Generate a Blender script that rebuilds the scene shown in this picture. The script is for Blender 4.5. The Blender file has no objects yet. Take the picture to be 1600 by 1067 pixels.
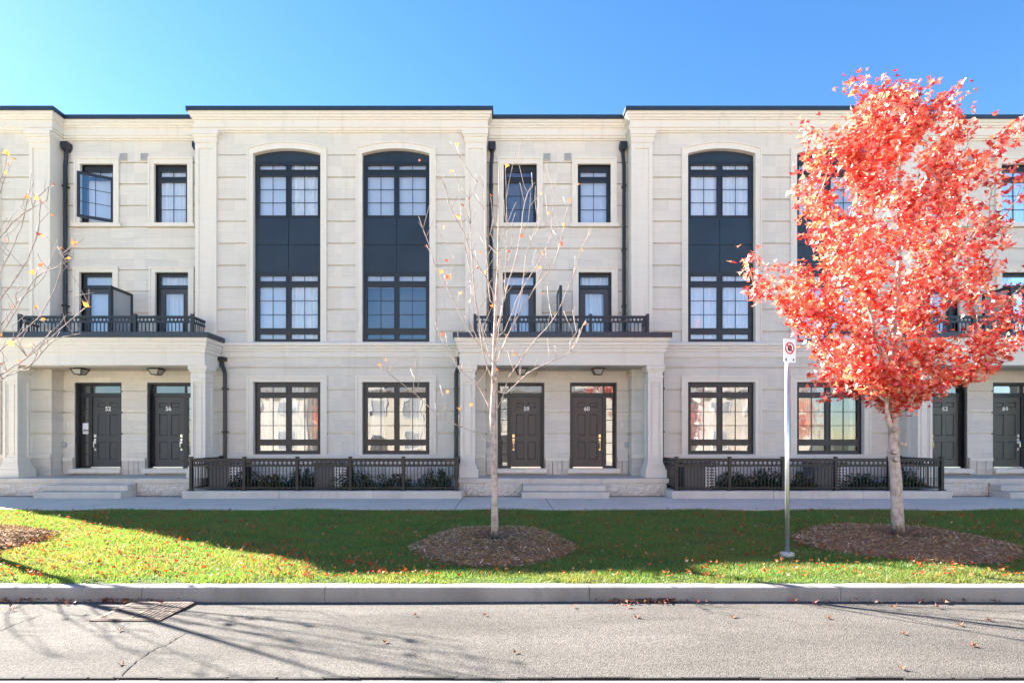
import bpy, bmesh, math, random
import numpy as np
from mathutils import Vector, Matrix, geometry
R = math.radians
random.seed(7); rng = np.random.default_rng(11)
SC = bpy.context.scene
COL = SC.collection

# ------------------------------------------------------------------ helpers
def tag(o, label=None, cat=None, group=None, kind=None):
    if label: o['label'] = label
    if cat: o['category'] = cat
    if group: o['group'] = group
    if kind: o['kind'] = kind
    return o

def empty(name, loc, label, cat, group=None):
    o = bpy.data.objects.new(name, None); COL.objects.link(o)
    o.location = loc; o.empty_display_size = .3
    return tag(o, label, cat, group)

def origin_of(o):
    v = Vector((0, 0, 0))
    while o is not None:
        v += o.location; o = o.parent
    return v

def link(name, me, mat, parent=None, at=None):
    """at: world origin the mesh vertices are measured from"""
    o = bpy.data.objects.new(name, me); COL.objects.link(o)
    if mat: me.materials.append(mat)
    if parent is not None: o.parent = parent
    return o

def pierced(mb, P, dv, s0, s1, zc, hh, r, th, n=12):
    """plate between s0 and s1 along dv with one round hole"""
    pr = Vector((-dv.y, dv.x)); c = (s0+s1)/2; w = (s1-s0)/2; n0 = len(mb.v)
    for side in (-1, 1):
        for q in range(n):
            a = 2*math.pi*(q+.5)/n; ca, sa = math.cos(a), math.sin(a); k = min(w/abs(ca) if abs(ca) > 1e-6 else 9, hh/abs(sa) if abs(sa) > 1e-6 else 9)
            for rr in (r, k):
                p = P+dv*(c+ca*rr)+pr*side*th/2; mb.v.append((mb.X(p.x), p.y, zc+sa*rr))
    m = 2*n
    for q in range(n):
        a, b = 2*q, 2*((q+1) % n)
        mb.f += [(n0+a, n0+a+1, n0+b+1, n0+b), (n0+m+a, n0+m+a+1, n0+m+b+1, n0+m+b), (n0+a, n0+b, n0+m+b, n0+m+a), (n0+a+1, n0+b+1, n0+m+b+1, n0+m+a+1)]
class MB:
    def __init__(s, X=None):
        s.v = []; s.f = []; s.X = X or (lambda u: u)
    def box(s, u0, u1, y0, y1, z0, z1):
        a, b = s.X(u0), s.X(u1)
        if a > b: a, b = b, a
        if b-a < 1e-5 or z1-z0 < 1e-5 or y1-y0 < 1e-5: return
        n = len(s.v)
        s.v += [(a,y0,z0),(b,y0,z0),(b,y1,z0),(a,y1,z0),(a,y0,z1),(b,y0,z1),(b,y1,z1),(a,y1,z1)]
        s.f += [tuple(n+i for i in q) for q in ((0,3,2,1),(4,5,6,7),(0,1,5,4),(1,2,6,5),(2,3,7,6),(3,0,4,7))]
    def quad(s, *pts):
        n = len(s.v); s.v += [(s.X(p[0]), p[1], p[2]) for p in pts]; s.f.append(tuple(range(n, n+len(pts))))
    def prism(s, pts, y0, y1):
        """(u,z) polygon extruded along y"""
        n = len(s.v); m = len(pts)
        s.v += [(s.X(u), y0, z) for u, z in pts] + [(s.X(u), y1, z) for u, z in pts]
        for t in geometry.tessellate_polygon([[Vector((u, z, 0)) for u, z in pts]]):
            s.f.append(tuple(n+i for i in t)); s.f.append(tuple(n+m+i for i in reversed(t)))
        for i in range(m):
            j = (i+1) % m; s.f.append((n+i, n+j, n+m+j, n+m+i))
    def strip(s, pa, pb, y0, y1):
        """band between two (u,z) polylines, thick in y"""
        for i in range(len(pa)-1):
            s.prism([pa[i], pa[i+1], pb[i+1], pb[i]], y0, y1)
    def ring(s, u0, u1, z0, z1, w, y0, y1):
        s.box(u0-w, u0, y0, y1, z0-w, z1+w); s.box(u1, u1+w, y0, y1, z0-w, z1+w)
        s.box(u0, u1, y0, y1, z0-w, z0); s.box(u0, u1, y0, y1, z1, z1+w)
    def sweep(s, path, prof, sgn=1):
        """profile (offset, z) swept along a plan path of (u,y); offset goes to the outside"""
        m = len(prof); base = len(s.v); P = [Vector(p) for p in path]
        for i, p in enumerate(P):
            ns = []
            if i > 0: d = (P[i]-P[i-1]).normalized(); ns.append(Vector((d.y, -d.x))*sgn)
            if i < len(P)-1: d = (P[i+1]-P[i]).normalized(); ns.append(Vector((d.y, -d.x))*sgn)
            nn = ns[0] if len(ns) == 1 else (ns[0]+ns[1])/(1+ns[0].dot(ns[1]))
            for off, z in prof:
                q = p+nn*off; s.v.append((s.X(q.x), q.y, z))
        for i in range(len(P)-1):
            for k in range(m):
                k2 = (k+1) % m
                s.f.append((base+i*m+k, base+i*m+k2, base+(i+1)*m+k2, base+(i+1)*m+k))
        s.f.append(tuple(base+k for k in range(m))); s.f.append(tuple(base+(len(P)-1)*m+k for k in reversed(range(m))))
    def tube(s, pts, rad, n=8, caps=True):
        pts = [Vector((s.X(p[0]), p[1], p[2])) for p in pts]
        if not hasattr(rad, '__len__'): rad = [rad]*len(pts)
        base = len(s.v); up = None
        for i, p in enumerate(pts):
            d = (pts[min(i+1, len(pts)-1)]-pts[max(i-1, 0)]).normalized()
            if up is None: up = d.orthogonal().normalized()
            up = (up-d*up.dot(d)).normalized(); sd = d.cross(up)
            for k in range(n):
                a = 2*math.pi*k/n; q = p+(up*math.cos(a)+sd*math.sin(a))*rad[i]; s.v.append(tuple(q))
        for i in range(len(pts)-1):
            for k in range(n):
                k2 = (k+1) % n
                s.f.append((base+i*n+k, base+i*n+k2, base+(i+1)*n+k2, base+(i+1)*n+k))
        if caps:
            s.f.append(tuple(base+k for k in reversed(range(n))))
            s.f.append(tuple(base+(len(pts)-1)*n+k for k in range(n)))
    def holes(s, u0, u1, y0, y1, joints, holes=(), gap=0.0):
        """wall u0..u1 cut into courses at joints and round rectangular holes"""
        for ci in range(len(joints)-1):
            za, zb = joints[ci], joints[ci+1]
            ga = gap/2 if ci > 0 else 0; gb = gap/2 if ci < len(joints)-2 else 0
            lo, hi = za+ga, zb-gb
            br = sorted({lo, hi}|{h for q in holes for h in q[2:4] if lo < h < hi})
            for a, b in zip(br, br[1:]):
                mid = (a+b)/2
                iv = sorted((q[0], q[1]) for q in holes if q[2] < mid < q[3] and q[1] > u0 and q[0] < u1)
                c = u0
                for p, q in iv:
                    if p > c: s.box(c, p, y0, y1, a, b)
                    c = max(c, q)
                if c < u1: s.box(c, u1, y0, y1, a, b)
    def build(s, name, mat, parent=None, smooth=False, bevel=0, fix=True):
        o0 = origin_of(parent)
        me = bpy.data.meshes.new(name)
        me.from_pydata([(x-o0.x, y-o0.y, z-o0.z) for x, y, z in s.v], [], s.f)
        if fix:
            bm = bmesh.new(); bm.from_mesh(me)
            bmesh.ops.recalc_face_normals(bm, faces=bm.faces)
            if smooth:
                for f in bm.faces: f.smooth = True
            bm.to_mesh(me); bm.free()
        o = link(name, me, mat, parent)
        if bevel:
            b = o.modifiers.new('Bevel', 'BEVEL'); b.width = bevel; b.segments = 2; b.limit_method = 'ANGLE'
        return o

def np_mesh(name, verts, faces_k, nverts_face, mat, parent=None, smooth=False):
    """verts (N,3) array in world space, faces (M,k) index array"""
    o0 = np.array(origin_of(parent))
    me = bpy.data.meshes.new(name)
    v = (verts-o0).astype(np.float32); f = faces_k.astype(np.int32)
    me.vertices.add(len(v)); me.vertices.foreach_set('co', v.ravel())
    me.loops.add(f.size); me.loops.foreach_set('vertex_index', f.ravel())
    me.polygons.add(len(f))
    me.polygons.foreach_set('loop_start', np.arange(len(f), dtype=np.int32)*nverts_face)
    me.polygons.foreach_set('loop_total', np.full(len(f), nverts_face, dtype=np.int32))
    if smooth: me.polygons.foreach_set('use_smooth', np.ones(len(f), dtype=bool))
    me.update(calc_edges=True); me.validate()
    return link(name, me, mat, parent)

# ------------------------------------------------------------------ materials
def newmat(name):
    m = bpy.data.materials.new(name); m.use_nodes = True
    nt = m.node_tree; nt.nodes.clear()
    out = nt.nodes.new('ShaderNodeOutputMaterial'); return m, nt, out
class N:
    """tiny node helper"""
    def __init__(s, nt): s.nt = nt
    def n(s, t, **k):
        x = s.nt.nodes.new('ShaderNode'+t)
        for a, b in k.items(): setattr(x, a, b)
        return x
    def l(s, a, b): s.nt.links.new(a, b)
    def coord(s, scale=(1,1,1), loc=(0,0,0), kind='Object'):
        t = s.n('TexCoord'); m = s.n('Mapping'); s.l(t.outputs[kind], m.inputs[0])
        m.inputs['Scale'].default_value = scale; m.inputs['Location'].default_value = loc
        return m.outputs[0]
    def noise(s, vec, scale, detail=4, rough=.55):
        x = s.n('TexNoise'); x.inputs['Scale'].default_value = scale; x.inputs['Detail'].default_value = detail
        x.inputs['Roughness'].default_value = rough; s.l(vec, x.inputs['Vector']); return x
    def ramp(s, fac, stops):
        r = s.n('ValToRGB'); e = r.color_ramp.elements
        while len(e) < len(stops): e.new(.5)
        for i, (p, c) in enumerate(stops):
            e[i].position = p; e[i].color = (*c, 1) if len(c) == 3 else c
        s.l(fac, r.inputs[0]); return r.outputs[0]
    def mix(s, fac, a, b, blend='MIX'):
        m = s.n('Mix', data_type='RGBA', blend_type=blend)
        for v, i in ((fac, 0), (a, 6), (b, 7)):
            if isinstance(v, (int, float)): m.inputs[i].default_value = v
            elif isinstance(v, tuple): m.inputs[i].default_value = (*v, 1)
            else: s.l(v, m.inputs[i])
        return m.outputs[2]
    def math(s, op, a, b=0):
        m = s.n('Math', operation=op)
        for i, v in enumerate((a, b)):
            if isinstance(v, (int, float)): m.inputs[i].default_value = v
            else: s.l(v, m.inputs[i])
        return m.outputs[0]
    def bump(s, h, strength, dist, normal=None):
        b = s.n('Bump'); b.inputs['Strength'].default_value = strength; b.inputs['Distance'].default_value = dist
        s.l(h, b.inputs['Height'])
        if normal: s.l(normal, b.inputs['Normal'])
        return b.outputs[0]
    def principled(s, out, col, rough=.7, metal=0, spec=.5, normal=None):
        p = s.n('BsdfPrincipled')
        for v, i in ((col, 'Base Color'), (rough, 'Roughness')):
            if isinstance(v, tuple): p.inputs[i].default_value = (*v, 1)
            elif isinstance(v, (int, float)): p.inputs[i].default_value = v
            else: s.l(v, p.inputs[i])
        p.inputs['Metallic'].default_value = metal; p.inputs['Specular IOR Level'].default_value = spec
        if normal: s.l(normal, p.inputs['Normal'])
        s.l(p.outputs[0], out.inputs[0]); return p

def simple(name, col, rough=.5, metal=0, var=.12, scale=6, bump=0, spec=.5):
    m, nt, out = newmat(name); k = N(nt); c = k.coord()
    nz = k.noise(c, scale, 5)
    colr = k.ramp(nz.outputs[0], [(.25, tuple(x*(1-var) for x in col)), (.75, tuple(min(1, x*(1+var)) for x in col))])
    nm = k.bump(k.noise(c, scale*12, 3).outputs[0], bump, .01) if bump else None
    k.principled(out, colr, rough, metal, spec, nm); return m

STONE = (.705, .668, .59)
def stone_mat(name, base, blocks=True, rough_bump=.12, tint=.09):
    m, nt, out = newmat(name); k = N(nt)
    c = k.coord(); sep = k.n('SeparateXYZ'); k.l(c, sep.inputs[0])
    u = k.math('ADD', sep.outputs[0], sep.outputs[1])
    cmb = k.n('CombineXYZ'); k.l(u, cmb.inputs[0]); k.l(k.math('ADD', sep.outputs[2], -.165+.3075*40), cmb.inputs[1])
    base_d = tuple(x*(1-tint) for x in base); base_l = tuple(min(1, x*(1+tint*.6)) for x in base)
    warm = (base[0]*1.02, base[1]*.97, base[2]*.92)
    hs = k.coord(scale=(1, 1, 9)); streak = k.noise(hs, 1.8, 6, .6)
    big = k.noise(c, .45, 4)
    col = k.mix(k.ramp(streak.outputs[0], [(.3, (0,0,0)), (.7, (1,1,1))]), base_d, base_l)
    col = k.mix(k.math('MULTIPLY', k.ramp(big.outputs[0], [(.4, (0,0,0)), (.65, (1,1,1))]), .5), col, warm)
    h = k.noise(c, 40, 4).outputs[0]
    if blocks:
        b = k.n('TexBrick'); b.offset = .5; b.squash = 1
        b.inputs['Scale'].default_value = 1; b.inputs['Brick Width'].default_value = .93; b.inputs['Row Height'].default_value = .3075
        b.inputs['Mortar Size'].default_value = .004; b.inputs['Mortar Smooth'].default_value = .3; b.inputs['Bias'].default_value = 0
        b.inputs['Color1'].default_value = (.87, .868, .875, 1); b.inputs['Color2'].default_value = (1, .99, .975, 1); b.inputs['Mortar'].default_value = (.80, .78, .75, 1)
        k.l(cmb.outputs[0], b.inputs['Vector'])
        col = k.mix(.75, col, b.outputs['Color'], 'MULTIPLY')
    # faint vertical weather stains
    st = k.noise(k.coord(scale=(5, 5, .35)), 1.2, 5)
    col = k.mix(k.ramp(st.outputs[0], [(.56, (0,0,0)), (.8, (.34,.34,.34))]), col, (base[0]*.62, base[1]*.6, base[2]*.57))
    k.principled(out, col, .85, 0, .3, k.bump(h, rough_bump, .02)); return m
M = {}
M['stone'] = stone_mat('limestone', STONE)
M['trim'] = stone_mat('cast_stone', (.745, .70, .61), blocks=False, rough_bump=.06, tint=.05)
M['rock'] = stone_mat('rock_face_stone', (.68, .63, .55), True, .6, .18)
M['frame'] = simple('dark_frame_paint', (.013, .016, .020), .4, 0, .15, 3)
M['spandrel'] = simple('spandrel_panel', (.020, .028, .038), .33, 0, .3, 1.2)
M['metal'] = simple('dark_flashing_metal', (.022, .034, .05), .4, 0, .2, 2)
M['fence'] = simple('black_aluminium', (.013, .012, .011), .45, 0, .2, 4)
M['rail'] = simple('balcony_rail_paint', (.014, .02, .027), .4, 0, .2, 4)
M['pipe'] = simple('downpipe_paint', (.018, .02, .025), .35, 0, .2, 3)
M['door_grey'] = simple('charcoal_door_paint', (.042, .046, .053), .45, 0, .12, 2)
M['door_brown'] = simple('brown_grey_door_paint', (.062, .05, .048), .45, 0, .12, 2)
M['door_green'] = simple('grey_green_door_paint', (.062, .066, .058), .4, 0, .12, 2)
M['brass'] = simple('brass', (.75, .55, .28), .3, 1, .1, 8)
M['nickel'] = simple('nickel', (.75, .73, .7), .28, 1, .1, 8)
M['white'] = simple('white_paint', (.8, .8, .78), .5, 0, .05, 8)
M['paper'] = simple('paper', (.85, .86, .88), .7, 0, .03, 8)
M['black'] = simple('black_ink', (.015, .015, .015), .5, 0, .05, 8)
M['red'] = simple('sign_red', (.62, .02, .03), .45, 0, .06, 8)
M['galv'] = simple('galvanised_steel', (.62, .64, .66), .38, .85, .12, 9, .05)
M['soffit'] = simple('soffit_boards', (.50, .44, .36), .6, 0, .06, 4)
M['lamp_glass'] = simple('frosted_lamp_glass', (.36, .35, .32), .25, 0, .05, 8)
M['vent'] = simple('grey_vent_plastic', (.42, .42, .41), .5, 0, .1, 10)
M['cam'] = simple('cream_plastic', (.62, .52, .36), .4, 0, .08, 8)
M['rust'] = simple('rusty_cast_iron', (.105, .072, .055), .75, .3, .45, 14, .3)
M['near_black'] = simple('near_black_fill', (.012, .011, .01), .9, 0, .2, 8)
M['soil'] = simple('garden_soil', (.05, .036, .026), .95, 0, .4, 12, .5)
M['backdrop'] = simple('dim_room_backdrop', (.13, .13, .13), .8, 0, .25, .6)  # room dimness put into the colour
M['ac'] = simple('grey_cabinet_paint', (.10, .10, .10), .5, 0, .1, 5)
M['acgrille'] = simple('pale_grille_paint', (.8, .78, .74), .5, 0, .1, 5)
M['roofmembrane'] = simple('roof_membrane', (.10, .10, .11), .8, 0, .2, 2)

def concrete(name, col, var=.14, stains=.5):
    m, nt, out = newmat(name); k = N(nt); c = k.coord()
    a = k.noise(c, 1.3, 6, .6); b = k.noise(c, 55, 4, .7)
    cc = k.ramp(a.outputs[0], [(.3, tuple(x*(1-var) for x in col)), (.7, tuple(x*(1+var*.6) for x in col))])
    cc = k.mix(.35, cc, k.ramp(b.outputs[0], [(.3, (.55,.55,.55)), (.7, (1,1,1))]), 'MULTIPLY')
    s = k.noise(k.coord(scale=(1, 1, .4)), 3.2, 5, .65)
    cc = k.mix(k.ramp(s.outputs[0], [(.55, (0,0,0)), (.75, (stains,)*3)]), cc, tuple(x*.6 for x in col))
    k.principled(out, cc, .9, 0, .25, k.bump(b.outputs[0], .25, .01)); return m
M['concrete'] = concrete('concrete', (.64, .585, .51))
M['walk'] = concrete('sidewalk_concrete', (.74, .65, .535), .12, .35)
M['kerb'] = concrete('kerb_concrete', (.31, .293, .27), .28, .8)

def asphalt():
    m, nt, out = newmat('asphalt'); k = N(nt); c = k.coord()
    big = k.noise(k.coord(scale=(.45, 1.8, 1)), .9, 7, .65); fine = k.noise(c, 90, 3, .7); med = k.noise(c, 9, 6, .7)
    v = k.n('TexVoronoi'); v.inputs['Scale'].default_value = 110; k.l(c, v.inputs['Vector'])
    cc = k.ramp(big.outputs[0], [(.3, (.092, .085, .077)), (.7, (.160, .148, .133))])
    cc = k.mix(.8, cc, k.ramp(v.outputs['Color'], [(.08, (.36,.36,.37)), (.5, (.95,.95,.95)), (.93, (1.5,1.46,1.42))]), 'MULTIPLY')
    cc = k.mix(.45, cc, k.ramp(med.outputs[0], [(.3, (.62,.62,.62)), (.7, (1,1,1))]), 'MULTIPLY')
    h = k.math('ADD', v.outputs['Distance'], k.math('MULTIPLY', fine.outputs[0], .6))
    k.principled(out, cc, .92, 0, .25, k.bump(h, .55, .009)); return m
M['asphalt'] = asphalt()

def lawn():
    m, nt, out = newmat('lawn_soil_and_thatch'); k = N(nt); c = k.coord()
    a = k.noise(c, 3, 6, .65); b = k.noise(c, 60, 4, .7)
    cc = k.ramp(a.outputs[0], [(.3, (.075, .13, .035)), (.55, (.11, .15, .045)), (.75, (.17, .14, .06))])
    cc = k.mix(.6, cc, k.ramp(b.outputs[0], [(.3, (.35,.35,.35)), (.7, (1,1,1))]), 'MULTIPLY')
    k.principled(out, cc, .95, 0, .15, k.bump(b.outputs[0], .8, .03)); return m
M['lawn'] = lawn()

def leafmat(name, stops, trans=.45, gloss=.06, grough=.4, tmul=1.25, patch=None):
    m, nt, out = newmat(name); k = N(nt)
    g = k.n('NewGeometry'); col = k.ramp(g.outputs['Random Per Island'], stops)
    if patch:
        pn = k.noise(k.coord(), .9, 5, .65); col = k.mix(k.ramp(pn.outputs[0], [(.46, (0,0,0)), (.68, (.75,.75,.75))]), col, patch)
    d = k.n('BsdfDiffuse'); t = k.n('BsdfTranslucent'); gl = k.n('BsdfGlossy'); gl.inputs['Roughness'].default_value = grough
    k.l(col, d.inputs[0])
    tc = k.mix(1.0, col, (tmul*1.12, tmul*.98, tmul*.62), 'MULTIPLY'); k.l(tc, t.inputs[0])
    s1 = k.n('MixShader'); s1.inputs[0].default_value = trans; k.l(d.outputs[0], s1.inputs[1]); k.l(t.outputs[0], s1.inputs[2])
    s2 = k.n('MixShader'); s2.inputs[0].default_value = gloss; k.l(s1.outputs[0], s2.inputs[1]); k.l(gl.outputs[0], s2.inputs[2])
    k.l(s2.outputs[0], out.inputs[0]); return m
M['grass'] = leafmat('grass_blades', [(0, (.092,.215,.055)), (.4, (.13,.26,.062)), (.75, (.175,.27,.062)), (.92, (.18,.17,.05)), (1, (.30,.24,.10))], .50, .03, .4, 1.75, (.22,.205,.075))
M['maple'] = leafmat('red_maple_leaves', [(0, (.32,.013,.018)), (.13, (.54,.022,.028)), (.30, (.76,.055,.052)), (.48, (.84,.13,.09)), (.64, (.88,.25,.12)), (.79, (.90,.38,.30)), (.93, (.92,.52,.45)), (1, (.78,.64,.30))], .43, .13, .33, 1.1)
M['orange_leaf'] = leafmat('orange_leaves', [(0, (.62,.07,.04)), (.35, (.75,.22,.06)), (.7, (.8,.36,.10)), (1, (.8,.5,.2))], .45, .05)
M['litter'] = leafmat('fallen_leaves', [(0, (.45,.035,.025)), (.3, (.5,.10,.03)), (.6, (.5,.20,.05)), (.85, (.34,.20,.11)), (1, (.5,.36,.27))], .25, .02)
M['road_leaf'] = leafmat('dry_leaves', [(0, (.16,.03,.02)), (.5, (.22,.09,.045)), (1, (.32,.2,.13))], .1, .02)
M['shrub'] = leafmat('dark_shrub_leaves', [(0, (.008,.022,.008)), (.6, (.016,.04,.012)), (.93, (.03,.065,.015)), (1, (.09,.16,.03))], .25, .03)
M['chips'] = leafmat('mulch_chips', [(0, (.19,.11,.05)), (.45, (.39,.245,.115)), (.8, (.52,.345,.17)), (.94, (.55,.41,.28)), (1, (.85,.7,.52))], .0, .0)
M['mulch'] = simple('mulch_bed', (.26, .15, .09), .95, 0, .5, 20, .8)

def bark(name, col, dark):
    m, nt, out = newmat(name); k = N(nt); c = k.coord(scale=(1, 1, .5))
    a = k.noise(c, 14, 6, .65); w = k.noise(k.coord(scale=(1, 1, 5)), 7, 4)
    cc = k.ramp(a.outputs[0], [(.35, dark), (.58, col)])
    cc = k.mix(.35, cc, k.ramp(w.outputs[0], [(.35, (.5,.5,.5)), (.6, (1,1,1))]), 'MULTIPLY')
    sp = k.n('SeparateXYZ'); k.l(k.coord(), sp.inputs[0]); hz = k.math('ADD', sp.outputs[2], k.math('MULTIPLY', k.math('SUBTRACT', a.outputs[0], .5), .25))
    cc = k.mix(k.ramp(hz, [(.13, (.8,.8,.8)), (.24, (0,0,0))]), cc, (.10, .065, .045))
    kn = k.n('TexVoronoi'); kn.inputs['Scale'].default_value = 5.5; k.l(k.coord(scale=(1, 1, .8)), kn.inputs['Vector'])
    cc = k.mix(k.ramp(kn.outputs['Distance'], [(.06, (.6,.6,.6)), (.13, (0,0,0))]), cc, dark)
    k.principled(out, cc, .85, 0, .25, k.bump(a.outputs[0], .5, .02)); return m
M['bark_pale'] = bark('pale_bark', (.56, .47, .41), (.30, .235, .20))
M['bark_grey'] = bark('grey_bark', (.50, .44, .38), (.26, .22, .18))
M['bark_twig'] = bark('tan_twig_bark', (.52, .40, .30), (.28, .2, .15))

def glass():
    m, nt, out = newmat('window_glass'); k = N(nt)
    c = k.coord(); nz = k.noise(c, 1.1, 2)
    nm = k.bump(nz.outputs[0], .06, .08)
    gl = k.n('BsdfGlossy'); gl.inputs['Roughness'].default_value = .01; gl.inputs[0].default_value = (.9, .95, 1, 1); k.l(nm, gl.inputs['Normal'])
    tr = k.n('BsdfTransparent'); tr.inputs[0].default_value = (.94, .97, 1, 1)
    lw = k.n('LayerWeight'); lw.inputs[0].default_value = .3
    fac = k.math('ADD', k.math('MULTIPLY', lw.outputs['Fresnel'], .5), .17)
    mx = k.n('MixShader'); k.l(fac, mx.inputs[0]); k.l(tr.outputs[0], mx.inputs[1]); k.l(gl.outputs[0], mx.inputs[2])
    k.l(mx.outputs[0], out.inputs[0]); return m
M['glass'] = glass()
def cloth(name, col):
    m, nt, out = newmat(name); k = N(nt); c = k.coord()
    nz = k.noise(c, 30, 3); cc = k.ramp(nz.outputs[0], [(.3, tuple(x*.92 for x in col)), (.7, col)])
    d = k.n('BsdfDiffuse'); t = k.n('BsdfTranslucent'); k.l(cc, d.inputs[0]); k.l(cc, t.inputs[0])
    mx = k.n('MixShader'); mx.inputs[0].default_value = .2; k.l(d.outputs[0], mx.inputs[1]); k.l(t.outputs[0], mx.inputs[2])
    k.l(mx.outputs[0], out.inputs[0]); return m
M['curtain'] = cloth('white_curtain', (.95, .95, .94))
M['curtain_beige'] = cloth('oatmeal_curtain', (.66, .63, .57))
M['blind'] = cloth('roller_blind', (.72, .77, .84))
def frosted():
    m, nt, out = newmat('frosted_screen_glass'); k = N(nt); c = k.coord()
    cc = k.ramp(k.noise(c, 2, 3).outputs[0], [(.3, (.36, .37, .37)), (.7, (.44, .45, .44))])
    p = k.principled(out, cc, .35); return m
M['frost'] = frosted()

# ------------------------------------------------------------------ the camera's measures
FPX, VX, VY, H = 850.0, 787.0, 690.0, 1.75     # focal length and vanishing point in photo pixels, eye height
YB, YR = 15.2, 15.6                             # bay wall plane and recessed wall plane
JD = .05
GZ = .35                                        # pavement level at the building
def ground_z(x, y):
    if y < 6.15: return .15
    return .15+min(1, (y-6.15)/5.13)*.18

# ------------------------------------------------------------------ house
JB = [4.52, 4.82, 5.435, 6.05, 6.665, 7.28, 7.895, 8.51, 9.125, 9.74, 10.40]
JG = [1.40, 1.98, 2.585, 3.195, 3.81, 4.11]
TOP = 11.0
def text_mesh(body, size, thick):
    cu = bpy.data.curves.new('number', 'FONT'); cu.body = body; cu.size = size; cu.extrude = thick
    cu.align_x = 'CENTER'; cu.align_y = 'CENTER'; cu.offset = .003
    ob = bpy.data.objects.new('number', cu); COL.objects.link(ob)
    dg = bpy.context.evaluated_depsgraph_get(); dg.update()
    me = bpy.data.meshes.new_from_object(ob.evaluated_get(dg))
    bpy.data.objects.remove(ob); bpy.data.curves.remove(cu)
    return me

def drape(u0, u1, y, z0, z1, X, amp=.022, period=.11, open_mid=0.0):
    n = max(8, int((u1-u0)/.012)); pu = np.linspace(u0, u1, n); ph = random.random()*6
    mb = MB(X); z = [z0, (z0+z1)/2, z1]
    rows = []
    for zi, zz in enumerate(z):
        row = []
        for u in pu:
            a = amp*(math.sin(2*math.pi*u/period+ph)+.5*math.sin(2*math.pi*u/period*.43+ph*2))
            pinch = 0 if open_mid == 0 else open_mid*((u-u0)/(u1-u0)-.5)*(.6 if zi == 1 else .2)
            mb.v.append((X(u-pinch), y+a, zz)); row.append(len(mb.v)-1)
        rows.append(row)
    for a, b in zip(rows, rows[1:]):
        for i in range(n-1): mb.f.append((a[i], a[i+1], b[i+1], b[i]))
    return mb

def window(root, X, u0, u1, z0, z1, y, cols, rows, curtain, name='window', cl='curtain'):
    """cols/rows: glass strips; rows carry the number of horizontal bars"""
    glass_r = [(a, b, c, d) for (a, b) in cols for (c, d, n) in rows]
    f = MB(X); f.holes(u0, u1, y, y+.07, [z0, z1], glass_r)
    for g in glass_r: f.ring(g[0]+.002, g[1]-.002, g[2]+.002, g[3]-.002, .028, y-.014, y-.0005)
    fr = f.build(name, M['frame'], root)
    mt = MB(X); p = MB(X)
    for (a, b) in cols:
        for (c, d, n) in rows:
            m = (a+b)/2; mt.box(m-.008, m+.008, y+.018, y+.03, c, d)
            for i in range(n):
                zz = c+(d-c)*(i+1)/(n+1); mt.box(a, m-.008, y+.019, y+.029, zz-.008, zz+.008); mt.box(m+.008, b, y+.019, y+.029, zz-.008, zz+.008)
            p.quad((a, y+.034, c), (b, y+.034, c), (b, y+.034, d), (a, y+.034, d))
    mt.build('grille', M['frame'], fr); p.build('pane', M['glass'], fr, fix=False)
    U0, U1 = min(c[0] for c in cols)-.03, max(c[1] for c in cols)+.03
    for i, kind in enumerate(curtain.split('+')):
        if kind == 'none': continue
        n = len(curtain.split('+')); a = U0+(U1-U0)*i/n; b = U0+(U1-U0)*(i+1)/n
        if kind == 'drape': drape(a+.01, b-.01, y+.09, z0+.03, z1-.03, X).build('curtain', M[cl], fr, smooth=True, fix=False)
        if kind == 'sheer': drape(a+.01, b-.01, y+.09, z0+.03, z1-.03, X, .012, .2).build('curtain', M[cl], fr, smooth=True, fix=False)
        if kind == 'parted':
            for q in ((a+.01, a+(b-a)*.34), (b-(b-a)*.34, b-.01)): drape(q[0], q[1], y+.09, z0+.03, z1-.03, X, .02, .09, .4).build('curtain', M[cl], fr, smooth=True, fix=False)
        if kind in ('blind', 'halfblind', 'lowblind'):
            zb = {'blind': z0+.03, 'halfblind': z0+(z1-z0)*.45, 'lowblind': z0+(z1-z0)*.8}[kind]
            q = MB(X); q.box(a+.01, b-.01, y+.11, y+.114, zb, z1-.02); q.box(a+.01, b-.01, y+.103, y+.121, zb-.03, zb)
            q.build('blind', M['blind'], fr)
    return fr

def arch(c, hw, z0, zs, rise, n=14):
    """outline up the left side, over a segmental arch, and down the right side"""
    Rr = (hw*hw+rise*rise)/(2*rise); a = math.asin(hw/Rr); zc = zs+rise-Rr
    pts = [(c-hw, z0)]
    for i in range(n+1):
        t = -a+2*a*i/n; pts.append((c+Rr*math.sin(t), zc+Rr*math.cos(t)))
    pts.append((c+hw, z0)); return pts

def six_panel(mb, X, u0, u1, z0, z1, y):
    w = u1-u0; h = z1-z0
    cs = [(u0+w*.16, u0+w*.44), (u0+w*.56, u0+w*.84)]
    rs = [(z0+h*.10, z0+h*.36), (z0+h*.44, z0+h*.755), (z0+h*.845, z0+h*.925)]
    holes = [(a, b, c, d) for a, b in cs for c, d in rs]
    mb.holes(u0, u1, y, y+.014, [z0, z1], holes); mb.box(u0, u1, y+.014, y+.05, z0, z1)
    for a, b, c, d in holes:
        i = .028
        # raised field with sloped edges
        n = len(mb.v)
        for (uu, zz, yy) in ((a+.01,c+.01,y+.0139),(b-.01,c+.01,y+.0139),(b-.01,d-.01,y+.0139),(a+.01,d-.01,y+.0139),(a+i,c+i,y+.003),(b-i,c+i,y+.003),(b-i,d-i,y+.003),(a+i,d-i,y+.003)):
            mb.v.append((X(uu), yy, zz))
        mb.f += [tuple(n+q for q in t) for t in ((4,5,6,7),(0,1,5,4),(1,2,6,5),(2,3,7,6),(3,0,4,7),(3,2,1,0))]

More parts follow.
